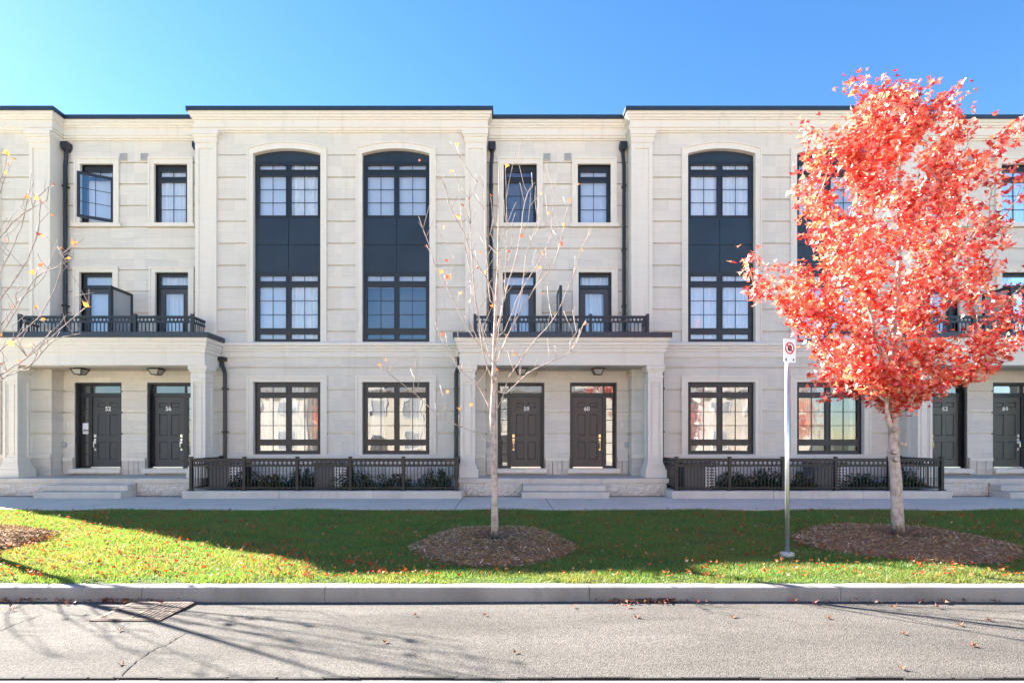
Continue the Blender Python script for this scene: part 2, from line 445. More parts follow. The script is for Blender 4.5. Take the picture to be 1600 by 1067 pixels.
def house(no, Xb, d, opt):
    X = lambda u: Xb+d*u
    root = empty('townhouse', (X(3.0), YB, GZ), opt['label'], 'townhouse', 'townhouses of the limestone row')
    ext = opt.get('ext', 0); UP = 6.065; UB = 4.03
    wc, hw, tw = 1.52, .94, 1.115            # bay window centre, opening half width, trim half width
    # ---- bay wall
    w = MB(X)
    hg = (wc-hw-.02, wc+hw+.02, 1.385, 3.43); hu = (wc-tw, wc+tw, 4.52, 9.93)
    hgt = (wc-tw, wc+tw, 1.40, 3.58)
    w.holes(-ext, UB, YB, YB+JD, JG, [hgt], .040)
    w.holes(-ext, 3.46, YB, YB+JD, JB[:-1], [hu], .040)
    # top course with the arch cut out
    aro = arch(wc, tw, 9.74, 9.93, .18)
    w.prism([(-ext, 9.76), (wc-tw, 9.76)]+aro[1:-1]+[(wc+tw, 9.76), (3.46, 9.76), (3.46, 10.40), (-ext, 10.40)], YB, YB+JD)
    w.holes(-ext, UB-.02, YB+JD, YB+.3, [.3, 1.2], [])
    w.holes(-ext, UB-.02, YB+JD, YB+.3, [1.2, 10.5], [hg, (wc-hw-.02, wc+hw+.02, 4.53, 9.94)])
    for a, b in zip(JG, JG[1:]): w.box(UB-.02, UB, YB+JD, YR, a+.02, b-.02)
    w.box(UB-.02-.02, UB-.02, YB+.3, YR+.3, .3, 10.5)
    # ---- recessed wall
    dc = UP-1.06; dh = .475
    o_up = (dc-dh, dc+dh, 8.0, 9.70); o_bd = (UP-1.085-dh, UP-1.085+dh, 4.4, 6.60)
    o_dr = (UP-1.71, UP-.365, .99, 3.447)
    t_up = (dc-.635, dc+.635, 8.0, 9.88); t_bd = (UP-1.085-.635, UP-1.085+.635, 4.4, 6.75)
    JR = [3.81]+JB[1:-1]+[10.40]
    w.holes(UB, UP, YR, YR+JD, [4.4]+JB[1:-1]+[10.40], [t_up, t_bd], .040)
    w.holes(UB, UP, YR, YR+JD, [1.29, 1.98, 2.585, 3.195, 3.9], [o_dr], .040)
    w.holes(UB, UP, YR+JD, YR+.3, [.3, 1.29], [o_dr]); w.holes(UB, UP, YR+JD, YR+.3, [1.29, 10.5], [o_dr, o_up, o_bd])
    # ---- body of the house behind
    w.box(-ext, UP, 15.96, 26, .3, 10.55)
    if ext: w.box(-ext, -ext+.2, YB+.3, 15.96, .3, 10.55)
    w.build('wall', M['stone'], root)
    it = MB(X); it.box(.01, UP-.01, 15.93, 15.955, .4, 10.5); it.build('room_backdrop', M['backdrop'], root)  # backdrop panel just behind the windows, painted dark in place of unlit rooms
    rf = MB(X); rf.box(-ext, UB-.05, YB+.05, 26, 10.56, 10.66); rf.box(UB-.05, UP, YR+.05, 26, 10.56, 10.66)
    rf.build('roof', M['roofmembrane'], root)
    # ---- plinth
    p = MB(X)
    for i in range(int((UB+ext)/.6)+1):
        a = -ext+i*.6; b = min(a+.588, UB)
        if b-a > .05:
            p.box(a, b, YB-.03-.015*random.random(), YB+.018, .78, 1.278); p.box(a+.2 if i % 2 else a, b, YB-.03-.015*random.random(), YB+.017, .3, .768)
    p.build('plinth', M['rock'], root, bevel=.012)
    for a, b in ((UB, UP-1.74), (UP-.335, UP)):
        p = MB(X); m = (a+b)/2+.03
        for q0, q1 in ((a, m-.006), (m+.006, b)): p.box(q0, q1, YR-.03-.02*random.random(), YR+.018, .80, 1.20)
        p.build('plinth', M['rock'], root, bevel=.012)
    t = MB(X)
    t.sweep([(-ext, YB), (UB, YB)], [(-.019, 1.285), (.055, 1.285), (.06, 1.33), (.06, 1.385), (.05, 1.40), (-.019, 1.40)])
    t.build('sill_course', M['trim'], root)
    for a, b in ((UB, UP-1.74), (UP-.335, UP)):
        t = MB(X); t.box(a, b, YR-.05, YR+.019, 1.20, 1.29); t.build('plinth_ledge', M['trim'], root)
    # ---- belt course
    t = MB(X)
    t.sweep([(-ext, YB), (UB, YB), (UB, YR)], [(-.019, 4.105), (.035, 4.105), (.035, 4.255), (.06, 4.265), (.06, 4.33), (.09, 4.345), (.09, 4.40), (.13, 4.42), (.13, 4.50), (.06, 4.53), (-.019, 4.53)])
    t.build('string_course', M['trim'], root)
    # ---- window surrounds
    s = MB(X)
    ar_i = arch(wc, hw, 4.53, 9.78, .14); ar_m = arch(wc, hw+.135, 4.53, 9.905, .172); ar_o = arch(wc, tw, 4.53, 9.93, .18)
    s.strip(ar_i, ar_m, YB-.035, YB+.2); s.strip(ar_m, ar_o, YB-.06, YB+JD)
    for k, (a, b) in enumerate(((wc-tw, wc-hw), (wc+hw, wc+tw))): s.box(a, b, YB-.035, YB+.2, 1.40, 3.415)
    s.box(wc-tw, wc+tw, YB-.035, YB+.2, 3.415, 3.58)
    s.box(wc-tw-.01, wc-tw+.05, YB-.055, YB-.0355, 1.40, 3.59); s.box(wc+tw-.05, wc+tw+.01, YB-.055, YB-.0355, 1.40, 3.59); s.box(wc-tw+.05, wc+tw-.05, YB-.055, YB-.0355, 3.53, 3.59)
    for (a, b, c, e), oo, sill in ((t_up, o_up, 1), (t_bd, o_bd, 0)):
        s.box(a, oo[0], YR-.03, YR+.2, c, e); s.box(oo[1], b, YR-.03, YR+.2, c, e); s.box(oo[0], oo[1], YR-.03, YR+.2, oo[3], e)
        s.box(a-.01, a+.045, YR-.05, YR-.0305, c, e+.01); s.box(b-.045, b+.01, YR-.05, YR-.0305, c, e+.01); s.box(a+.045, b-.045, YR-.05, YR-.0305, e-.045, e+.01)
        if sill: s.box(a-.07, b+.07, YR-.075, YR+.2, 7.895, 8.0)
    s.build('window_surround', M['trim'], root)
    # ---- pilaster
    q = MB(X)
    pu0, pu1, py = 3.46, 4.05, YB-.08
    q.box(pu0, pu1, py+.03, YR-.02, 4.53, 10.05)
    for a, b, c, e in ((pu0, pu0+.10, 4.53, 10.05), (pu1-.10, pu1, 4.53, 10.05), (pu0+.10, pu1-.10, 9.90, 10.05), (pu0+.10, pu1-.10, 4.53, 4.70)):
        q.box(a, b, py, py+.03, c, e)
    for off, c, e in ((.02, 10.05, 10.10), (.035, 10.10, 10.20), (.06, 10.20, 10.26), (.085, 10.26, 10.36)):
        q.box(pu0-off, pu1+off*.6, py-off, YR-.03, c, e)
    q.build('pilaster', M['trim'], root)
    if ext:
        q = MB(X); q.box(-ext-.02, -ext+.53, py, YB+.5, 4.53, 10.36); q.build('pilaster', M['trim'], root)
    # ---- cornice and parapet cap
    path = [(-ext, YB), (UB, YB), (UB, YR), (UP, YR)]
    if ext: path = [(-ext, 20.), (-ext, YB)]+path[1:]
    c = MB(X)
    c.sweep(path, [(-.3, 10.36), (.035, 10.36), (.035, 10.40), (.075, 10.405), (.075, 10.46), (.105, 10.475), (.105, 10.515), (.06, 10.52), (.06, 10.69), (.095, 10.695), (.095, 10.735), (.13, 10.75), (.13, 10.80), (.165, 10.815), (.17, 10.895), (-.3, 10.895)])
    c.build('cornice', M['trim'], root)
    c = MB(X); c.sweep(path, [(-.32, 10.896), (.195, 10.896), (.2, 10.885), (.21, 10.885), (.21, TOP), (-.32, TOP)])
    c.build('parapet_cap', M['metal'], root)
    # ---- bay windows and spandrel
    ya = YB+.10
    gc = [(wc-hw+.115, wc-.068), (wc+.068, wc+hw-.115)]
    cur = opt['bay']
    window(root, X, wc-hw, wc+hw, 1.40, 3.41, ya, gc, [(1.50, 1.645, 0), (1.815, 2.985, 2), (3.135, 3.285, 0)], cur[0], cl='curtain_beige')
    window(root, X, wc-hw, wc+hw, 4.54, 6.52, ya, gc, [(4.63, 4.77, 0), (4.935, 6.10, 2), (6.255, 6.41, 0)], cur[1])
    window(root, X, wc-hw, wc+hw, 8.03, 9.62, ya, gc, [(8.05+.05, 9.215, 2), (9.385, 9.525, 0)], cur[2])
    sp = MB(X)
    for a, b in ((wc-hw, wc-.008), (wc+.008, wc+hw)):
        for c0, c1 in ((6.52, 7.275), (7.291, 8.03)): sp.box(a, b, ya+.004, ya+.05, c0, c1)
    sp.box(wc-hw, wc+hw, ya+.03, ya+.06, 6.52, 8.03)
    sp.build('spandrel_panel', M['spandrel'], root)
    sp = MB(X); ah = arch(wc, hw-.001, 9.62, 9.779, .14); sp.prism(ah, ya+.004, ya+.06); sp.build('arch_panel', M['spandrel'], root)
    # ---- recessed windows
    yw = YR+.10; a, b = o_up[0], o_up[1]
    if opt.get('open_sash'):
        f = MB(X); f.holes(a, b, yw, yw+.07, [8.0, 9.70], [(a+.10, b-.10, 9.375, 9.53), (a+.06, b-.06, 8.07, 9.30)])
        f.ring(a+.10, b-.10, 9.375, 9.53, .03, yw-.012, yw-.0005)
        fr = f.build('window', M['frame'], root)
        p = MB(X); p.quad((a+.1, yw+.034, 9.375), (b-.1, yw+.034, 9.375), (b-.1, yw+.034, 9.53), (a+.1, yw+.034, 9.53)); p.build('pane', M['glass'], fr, fix=False)
        g = MB(X); g.box((a+b)/2-.008, (a+b)/2+.008, yw+.018, yw+.03, 9.375, 9.53); g.build('grille', M['frame'], fr)
        # casement swung out on its right-hand hinges
        sw = b-a-.10; ang = R(30); hx = max(X(a), X(b))-.05
        def T(mb, name, mat, fix=True):
            mb.v = [(hx-(px*math.cos(ang)-py*math.sin(ang)), yw-.02-(px*math.sin(ang)+py*math.cos(ang)), pz) for px, py, pz in mb.v]
            mb.build(name, mat, fr, fix=fix)
        f = MB(); f.holes(0, sw, 0, .045, [8.05, 9.33], [(.075, sw-.075, 8.125, 9.255)]); T(f, 'sash', M['frame'])
        g = MB(); m = sw/2; g.box(m-.008, m+.008, .015, .03, 8.125, 9.255)
        for zz in (8.50, 8.88): g.box(.075, m-.008, .015, .03, zz-.008, zz+.008); g.box(m+.008, sw-.075, .015, .03, zz-.008, zz+.008)
        T(g, 'grille', M['frame'])
        p = MB(); p.quad((.075, .022, 8.125), (sw-.075, .022, 8.125), (sw-.075, .022, 9.255), (.075, .022, 9.255)); T(p, 'pane', M['glass'], False)
        q = MB(X); q.box(a+.08, b-.08, yw+.11, yw+.114, 8.05, 9.65); q.build('blind', M['blind'], fr)
    else:
        window(root, X, a, b, 8.0, 9.70, yw, [(a+.10, b-.10)], [(8.05, 9.235, 2), (9.375, 9.53, 0)], cur[3])
    # balcony door
    a, b = o_bd[0], o_bd[1]; da, db = a+.07, b-.07
    f = MB(X); f.holes(a, b, yw, yw+.07, [4.5, 6.60], [(a+.07, b-.07, 6.26, 6.50), (da, db, 4.5, 6.16)])
    dd = f.build('balcony_door', M['frame'], root)
    f = MB(X); f.holes(da, db, yw+.02, yw+.06, [4.52, 6.15], [(da+.14, db-.14, 4.75, 6.02)])
    f.ring(da+.14, db-.14, 4.75, 6.02, .03, yw+.008, yw+.0195); f.build('door_leaf', M['door_grey'], dd)
    p = MB(X); p.quad((a+.07, yw+.034, 6.26), (b-.07, yw+.034, 6.26), (b-.07, yw+.034, 6.50), (a+.07, yw+.034, 6.50))
    p.quad((da+.14, yw+.034, 4.75), (db-.14, yw+.034, 4.75), (db-.14, yw+.034, 6.02), (da+.14, yw+.034, 6.02)); p.build('pane', M['glass'], dd, fix=False)
    if cur[4] == 'drape': drape(a+.05, b-.05, yw+.17, 4.5, 6.55, X).build('curtain', M['curtain'], dd, smooth=True, fix=False)
    else:
        q = MB(X); q.box(a+.05, b-.05, yw+.11, yw+.114, 4.5, 6.55); q.build('blind', M['blind'], dd)
    # ---- vents
    for zz, uu, sz in ((9.90, UP-.30, .10),):
        v = MB(X); v.ring(uu-sz+.02, uu+sz-.02, zz-sz+.02, zz+sz-.02, .02, YR-.035, YR-.001)
        for i in range(6): v.box(uu-sz+.02, uu+sz-.02, YR-.03+.004*(i % 2), YR-.002, zz-sz+.025+i*.026, zz-sz+.043+i*.026)
        v.build('wall_vent', M['vent'], root)
    # ---- downpipe and rain head, upper
    v = MB(X); pu = UB+.17; py = YR-.10
    v.box(pu-.10, pu+.10, YR-.20, YR-.001, 10.10, 10.25); v.prism([(pu-.085, 10.10), (pu+.085, 10.10), (pu+.055, 10.02), (pu-.055, 10.02)], YR-.20, YR-.005)
    v.tube([(pu, py, 10.02), (pu, py, 9.9), (pu-.03, py, 9.6), (pu-.03, py, 4.6)], .052, 10)
    for zz in (9.0, 7.2, 5.6): v.box(pu-.09, pu+.03, YR-.16, YR-.001, zz, zz+.04)
    v.build('downpipe', M['pipe'], root)
    # lower one, on the bay wall beside the porch
    v = MB(X); pu = 3.22; py = YB-.10
    v.box(pu-.02, pu+.20, YB-.19, YB-.105, 3.985, 4.095); v.box(pu-.02, pu+.20, YB-.11, YB-.001, 3.985, 4.095)
    v.tube([(pu+.09, py, 3.99), (pu+.07, py, 3.9), (pu-.01, py, 3.65), (pu-.01, py, .7)], .054, 10)
    for zz in (3.2, 2.0): v.box(pu-.075, pu+.055, YB-.16, YB-.001, zz, zz+.04)
    v.build('downpipe', M['pipe'], root)
    # ---- front door
    yd = YR+.16; a, b = o_dr[0], o_dr[1]
    f = MB(X); lf0, lf1 = b-.10-.86, b-.10     # leaf
    sl0, sl1 = a+.09, lf0-.11                    # sidelight glass
    tr = (3.16, 3.36)
    f.holes(a, b, yd, yd+.10, [.99, 3.447], [(lf0, lf1, .99, 3.05), (sl0, sl1, 1.06, 3.03), (a+.07, lf0-.06, *tr), (lf0-.03, b-.07, *tr)])
    f.box(a, a+.05, YR+.03, yd, .99, 3.447); f.box(b-.05, b, YR+.03, yd, .99, 3.447); f.box(a+.05, b-.05, YR+.03, yd, 3.40, 3.447)
    dr = f.build('front_door', M['frame'], root)
    g = MB(X)
    for i in range(5):
        zz = 1.06+(3.03-1.06)*(i+1)/6; g.box(sl0, sl1, yd+.02, yd+.03, zz-.009, zz+.009)
    g.build('grille', M['frame'], dr)
    p = MB(X)
    for u0, u1, z0, z1 in ((sl0, sl1, 1.06, 3.03), (a+.07, lf0-.06, *tr), (lf0-.03, b-.07, *tr)):
        p.quad((u0, yd+.035, z0), (u1, yd+.035, z0), (u1, yd+.035, z1), (u0, yd+.035, z1))
    p.build('pane', M['glass'], dr, fix=False)
    if cur[5] == 'sheer': drape(a+.03, lf0, yd+.12, 1.02, 3.4, X, .008, .15).build('curtain', M['curtain'], dr, smooth=True, fix=False)
    lf = MB(X); six_panel(lf, X, lf0+.004, lf1-.004, 1.03, 3.045, yd+.025)
    lo = lf.build('door_leaf', M[opt['door']], dr)
    tag(lo, opt.get('door_label'))
    th = MB(X); th.box(lf0, lf1, yd-.05, yd+.09, .992, 1.028); th.build('threshold', M['nickel'], dr)
    hm = opt.get('handle', 'brass'); hu_ = lf0+.075
    hd = MB(X); hd.box(hu_-.03, hu_+.03, yd+.013, yd+.026, 1.88, 1.96); hd.tube([(hu_, yd+.02, 1.92), (hu_, yd-.01, 1.92)], .022, 10)
    hd.box(hu_-.026, hu_+.026, yd+.013, yd+.026, 1.70, 1.84); hd.box(hu_-.022, hu_+.022, yd+.013, yd+.026, 1.50, 1.57)
    hd.tube([(hu_, yd+.02, 1.78), (hu_, yd-.035, 1.77), (hu_, yd-.05, 1.70), (hu_, yd-.045, 1.60), (hu_, yd+.02, 1.54)], .014, 8)
    hd.build('handle', M[hm], dr)
    me = text_mesh(no, .17, .006); me.transform(Matrix.Rotation(R(90), 4, 'X'))
    me.transform(Matrix.Translation(Vector((X((lf0+lf1)/2+.02), yd+.016, 2.70))-origin_of(dr)))
    link('house_number', me, M['white'], dr)
    # door sill
    v = MB(X); v.box(a-.06, b+.06, YR-.17, YR+.30, .855, .988); v.build('door_sill', M['trim'], root, bevel=.008)
    # little vent, bell by the door
    v = MB(X); uu = UP-2.0
    v.tube([(uu, YR-.0005, 1.66), (uu, YR-.05, 1.66), (uu, YR-.07, 1.66)], [.085, .085, .05], 14); v.build('wall_vent', M['vent'], root)
    v = MB(X); v.box(UP-1.88, UP-1.835, YR-.03, YR-.001, 2.17, 2.29); v.build('doorbell', M['white'], root, bevel=.006)
    # ---- porch: entablature, soffit, column
    YP = 14.36; PH = 2.70; c0 = UP-PH
    e = MB(X)
    e.sweep([(UP, YP), (c0, YP), (c0, YB-.11)], [(-.42, 3.77), (0, 3.77), (0, 4.10), (.035, 4.105), (.035, 4.20), (.06, 4.21), (.06, 4.27), (.085, 4.285), (.085, 4.36), (.12, 4.385), (.13, 4.475), (-.42, 4.475)], -1)
    e.build('porch_entablature', M['trim'], root)
    e = MB(X); e.sweep([(UP, YP), (c0, YP), (c0, YB-.11)], [(-.42, 4.476), (.165, 4.476), (.165, 4.61), (-.42, 4.61)], -1)
    e.box(c0+.42, UP, YP+.42, YB-.11, 4.53, 4.60); e.box(UB+.11, UP, YB-.11, YR-.051, 4.53, 4.60)
    e.build('balcony_floor', M['metal'], root)
    e = MB(X)
    n = 10
    for i in range(n):
        ua = c0+.42+(UP-c0-.42)*i/n; ub = c0+.42+(UP-c0-.42)*(i+1)/n-.006
        e.box(ua, ub, YP+.42, YB-.001, 3.775, 3.80)
        if ua > UB-.2: e.box(max(ua, UB+.001), ub, YB-.001+.001, YR-.001, 3.775, 3.80)
    e.build('soffit', M['soffit'], root)
    k = MB(X); cu = UP-2.49; cy0, cy1 = 14.42, 14.82; hwid = .195
    k.box(cu-hwid+.03, cu+hwid-.03, cy0+.03, cy1-.03, 1.20, 3.45)
    for sx in (cu-hwid, cu+hwid-.07):
        k.box(sx, sx+.07, cy0, cy0+.07, 1.20, 3.45); k.box(sx, sx+.07, cy1-.07, cy1, 1.20, 3.45)
    for z0, z1 in ((1.20, 1.34), (3.33, 3.45)):
        k.box(cu-hwid+.07, cu+hwid-.07, cy0, cy0+.03, z0, z1)
        for xx in (cu-hwid, cu+hwid-.03): k.box(xx, xx+.03, cy0+.07, cy1-.07, z0, z1)
    # inner bead of the sunk panel
    for a_, b_, c_, e_ in ((cu-.095, cu-.08, 1.39, 3.28), (cu+.08, cu+.095, 1.39, 3.28), (cu-.08, cu+.08, 1.39, 1.405), (cu-.08, cu+.08, 3.265, 3.28)): k.box(a_, b_, cy0+.012, cy0+.03, c_, e_)
    for off, z0, z1 in ((.085, .80, 1.02), (.05, 1.02, 1.10), (.03, 1.10, 1.15), (.012, 1.15, 1.20), (.015, 3.45, 3.50), (.0, 3.50, 3.60), (.03, 3.60, 3.66), (.055, 3.66, 3.77)):
        k.box(cu-hwid-off, cu+hwid+off, cy0-off*.8, cy1+off, z0, z1)
    k.build('porch_column', M['trim'], root, bevel=.005)
    # lamp under the soffit
    lu, ly = UP-1.05, 14.95
    L = MB(X); L.box(lu-.10, lu+.10, ly-.10, ly+.10, 3.755, 3.7749)
    ring0 = [(lu-.15, ly-.15), (lu+.15, ly-.15), (lu+.15, ly+.15), (lu-.15, ly+.15)]
    L.box(lu-.165, lu+.165, ly-.165, ly+.165, 3.725, 3.755)
    for (xa, yy) in ring0: L.tube([(xa, yy, 3.73), (lu+(xa-lu)*.6, ly+(yy-ly)*.6, 3.60)], .012, 6)
    L.box(lu-.10, lu+.10, ly-.10, ly+.10, 3.585, 3.60)
    lp = L.build('porch_light', M['frame'], root)
    g = MB(X); n0 = len(g.v)
    g.v += [(X(x_), y_, 3.724) for x_, y_ in ((lu-.14, ly-.14), (lu+.14, ly-.14), (lu+.14, ly+.14), (lu-.14, ly+.14))]+[(X(x_), y_, 3.601) for x_, y_ in ((lu-.085, ly-.085), (lu+.085, ly-.085), (lu+.085, ly+.085), (lu-.085, ly+.085))]
    g.f += [(0,1,5,4), (1,2,6,5), (2,3,7,6), (3,0,4,7), (4,5,6,7), (3,2,1,0)]; g.build('lamp_shade', M['lamp_glass'], lp)
    if opt.get('camera') is not None:
        cm = MB(X); uu = UP-opt['camera']; cm.tube([(uu, YR-.001, 3.67), (uu, YR-.07, 3.67)], .03, 8); cm.tube([(uu, YR-.05, 3.68), (uu-.03, YR-.2, 3.63)], [.045, .042], 12)
        cm.build('security_camera', M['cam'], root)
    # ---- balcony railing
    rl = MB(X); yf = 14.50; ue = UP-2.3
    def rail_run(mb, P, Q, zb, zt):
        P, Q = Vector(P), Vector(Q); L_ = (Q-P).length; dv = (Q-P)/L_; along_y = abs(dv.y) > abs(dv.x)
        def bar(s0, s1, w, z0, z1):
            a_, b_ = P+dv*s0, P+dv*s1
            if along_y: mb.box(a_.x-w/2, a_.x+w/2, min(a_.y, b_.y), max(a_.y, b_.y), z0, z1)
            else: mb.box(min(a_.x, b_.x), max(a_.x, b_.x), a_.y-w/2, a_.y+w/2, z0, z1)
        bar(0, L_, .05, zt-.045, zt); bar(0, L_, .034, zt-.185, zt-.155); bar(0, L_, .034, zb+.04, zb+.07)
        n = max(2, int(round(L_/.098)))
        for i in range(n):
            s_ = L_*(i+.5)/n; bar(s_-.0095, s_+.0095, .018, zb+.07, zt-.185)
            pierced(mb, P, dv, s_-L_/n/2, s_+L_/n/2, zt-.10, .056, .035, .012)
    rail_run(rl, (ue, yf), (UP, yf), 4.61, 5.10); rail_run(rl, (ue, yf), (ue, YR-.10 if ue > UB else YB-.1), 4.61, 5.10)
    ro = rl.build('balcony_railing', M['rail'], root)
    posts = [ue, UP-1.15 if d > 0 else UP-.78]
    for pu_ in posts:
        q = MB(X); q.box(pu_-.035, pu_+.035, yf-.036, yf+.036, 4.612, 5.13); q.box(pu_-.042, pu_+.042, yf-.043, yf+.043, 5.13, 5.145); q.build('post', M['rail'], ro)
    return root, X

HB = [-16.66, -4.53, 7.60, 19.73]
W = {}
specs = [
 ('52', HB[0], 1, dict(ext=.15, door='door_grey', handle='nickel', open_sash=True, camera=None, bay=['drape', 'drape', 'drape', 'blind', 'blind', 'none'],
   label='limestone townhouse with charcoal door numbered 52 and a swung-open top window')),
 ('56', HB[1], -1, dict(door='door_grey', handle='nickel', camera=.72, bay=['drape', 'drape+blind', 'drape+blind', 'drape', 'drape', 'sheer'],
   label='limestone townhouse with charcoal door numbered 56, right half of the left porch')),
 ('58', HB[1], 1, dict(door='door_brown', handle='brass', camera=.05+.55, bay=['parted', 'lowblind', 'blind', 'none', 'blind', 'none'],
   label='limestone townhouse with brown door numbered 58, behind the bare tree')),
 ('60', HB[2], -1, dict(door='door_brown', handle='brass', camera=2.0, bay=['parted+drape', 'drape+sheer', 'drape+sheer', 'blind', 'drape', 'none'],
   label='limestone townhouse with brown door numbered 60, right half of the middle porch')),
 ('62', HB[2], 1, dict(door='door_green', handle='brass', camera=None, bay=['drape+parted', 'drape', 'drape+blind', 'drape', 'blind', 'none'],
   label='limestone townhouse with grey-green door numbered 62, mostly behind the red maple')),
 ('64', HB[3], -1, dict(door='door_green', handle='nickel', camera=None, bay=['drape', 'drape', 'drape', 'drape', 'drape', 'sheer'],
   label='limestone townhouse with grey-green door numbered 64 at the right edge')),
]
for no, xb, d, opt in specs: W[no] = house(no, xb, d, opt)

PC = [-10.595, 1.535, 13.665]
# privacy screens between the paired balconies
for i, px in enumerate(PC):
    t = empty('privacy_screen', (px, 15.1, 4.60), ['dark framed frosted privacy screen between the balconies above doors 52 and 56', 'dark privacy screen seen edge-on between the balconies above doors 58 and 60', 'dark privacy screen between the balconies above doors 62 and 64'][i], 'screen', 'balcony privacy screens')
    f = MB(); f.box(px-.035, px+.035, 14.62, 14.72, 4.602, 5.95); f.box(px-.03, px+.03, 15.44, 15.51, 4.602, 5.95); f.box(px-.03, px+.03, 14.72, 15.44, 5.88, 5.95); f.box(px-.03, px+.03, 14.72, 15.44, 4.65, 4.72)
    f.build('frame', M['rail'], t)
    g = MB(); g.box(px-.006, px+.006, 14.72, 15.44, 4.72, 5.88); g.build('pane', M['frost'], t)

# entrance steps and landings
for i, px in enumerate(PC):
    t = empty('entrance_steps', (px, 14.1, GZ), ['concrete steps and landing in front of doors 52 and 56', 'concrete steps and landing in front of doors 58 and 60', 'concrete steps and landing in front of doors 62 and 64'][i], 'steps', 'porch steps of the townhouse row')
    a = MB(); a.box(px-2.75, px+2.75, 14.10, YR-.06, .68, .80); a.box(px-1.045, px+1.045, 14.10, 14.5, .30, .679); a.build('landing', M['concrete'], t, bevel=.008)
    a = MB()
    a.box(px-1.05, px+1.05, 13.80, 14.098, .50, .65); a.build('step', M['concrete'], t, bevel=.012)
    a = MB(); a.box(px-1.09, px+1.09, 13.50, 14.096, .30, .498); a.build('step', M['concrete'], t, bevel=.012)
    for s_ in (-1, 1):
        a = MB()
        lo, hi = sorted((px+s_*1.06, px+s_*2.70)); n = 40; rows = 8
        for rr in range(rows):
            for cc in range(n):
                fu = cc/(n-1); fz = rr/(rows-1); seam = abs(((fu*2) % 1)-.0)
                edge = min(seam, 1-seam, .5)*.4+.02; edge = min(edge, fz*.5+.01, (1-fz)*.5+.01)
                a.v.append((lo+(hi-lo)*fu, 14.150-min(.055, edge*.5)*random.uniform(.55, 1.3), .30+.378*fz))
        for rr in range(rows-1):
            for cc in range(n-1):
                b0 = rr*n+cc; a.f.append((b0, b0+1, b0+n+1, b0+n))
        # sides and back of the block
        m0 = len(a.v); a.v += [(lo, 15.3, .30), (hi, 15.3, .30), (hi, 15.3, .678), (lo, 15.3, .678)]
        a.f += [tuple(rr*n for rr in range(rows))+(m0+3, m0), tuple(rr*n+n-1 for rr in range(rows))+(m0+2, m0+1), (m0, m0+1, m0+2, m0+3)]
        a.build('base_wall', M['rock'], t)

# notice in the sidelight of number 52
X52 = W['52'][1]; UP = 6.065
a0 = UP-1.71; sl0, sl1 = a0+.09, (UP-.365-.10-.86)-.11
nt_ = empty('notice', ((X52(sl0)+X52(sl1))/2, YR+.15, 1.98), 'white paper notice with black arrow on the glass beside door 52', 'notice')
b = MB(); b.box(X52(sl0), X52(sl1), YR+.184, YR+.187, 1.98, 2.29); po = b.build('paper', M['paper'], nt_)
b = MB(); xm = (X52(sl0)+X52(sl1))/2; yy0, yy1 = YR+.181, YR+.1835
b.box(xm-.03, X52(sl1)-.005, yy0, yy1, 2.075, 2.10); b.prism([(xm-.075, 2.0875), (xm-.03, 2.055), (xm-.03, 2.12)], yy0, yy1); b.build('arrow', M['black'], nt_)

# ------------------------------------------------------------------ planters, fences, shrubs, condensers
def scatter(name, pos, size, mat, parent, template, faces, tilt=1.0, size_var=.35, dirs=None, flat=False):
    """one mesh of many little leaves; template (k,3), faces (m,3)"""
    n = len(pos); k = len(template)
    q = rng.normal(size=(n, 4))
    if flat:
        yaw = rng.uniform(0, 2*np.pi, n); ax = rng.normal(0, tilt, n); ay = rng.normal(0, tilt, n)
        cz, sz = np.cos(yaw), np.sin(yaw); cx, sx = np.cos(ax), np.sin(ax); cy, sy = np.cos(ay), np.sin(ay)
        z0 = np.zeros(n); o1 = np.ones(n)
        Rz = np.stack([np.stack([cz, -sz, z0], 1), np.stack([sz, cz, z0], 1), np.stack([z0, z0, o1], 1)], 1)
        Rx = np.stack([np.stack([o1, z0, z0], 1), np.stack([z0, cx, -sx], 1), np.stack([z0, sx, cx], 1)], 1)
        Ry = np.stack([np.stack([cy, z0, sy], 1), np.stack([z0, o1, z0], 1), np.stack([-sy, z0, cy], 1)], 1)
        Rm = Rx @ Ry @ Rz
    else:
        q /= np.linalg.norm(q, axis=1)[:, None]; w, x, y, z = q.T
        Rm = np.stack([np.stack([1-2*(y*y+z*z), 2*(x*y-z*w), 2*(x*z+y*w)], 1), np.stack([2*(x*y+z*w), 1-2*(x*x+z*z), 2*(y*z-x*w)], 1), np.stack([2*(x*z-y*w), 2*(y*z+x*w), 1-2*(x*x+y*y)], 1)], 1)
    s = size*(1+rng.uniform(-size_var, size_var, n))
    v = np.einsum('nij,kj->nki', Rm, template)*s[:, None, None]+pos[:, None, :]
    f = (faces[None, :, :]+(np.arange(n)*k)[:, None, None]).reshape(-1, faces.shape[1])
    return np_mesh(name, v.reshape(-1, 3), f, faces.shape[1], mat, parent)
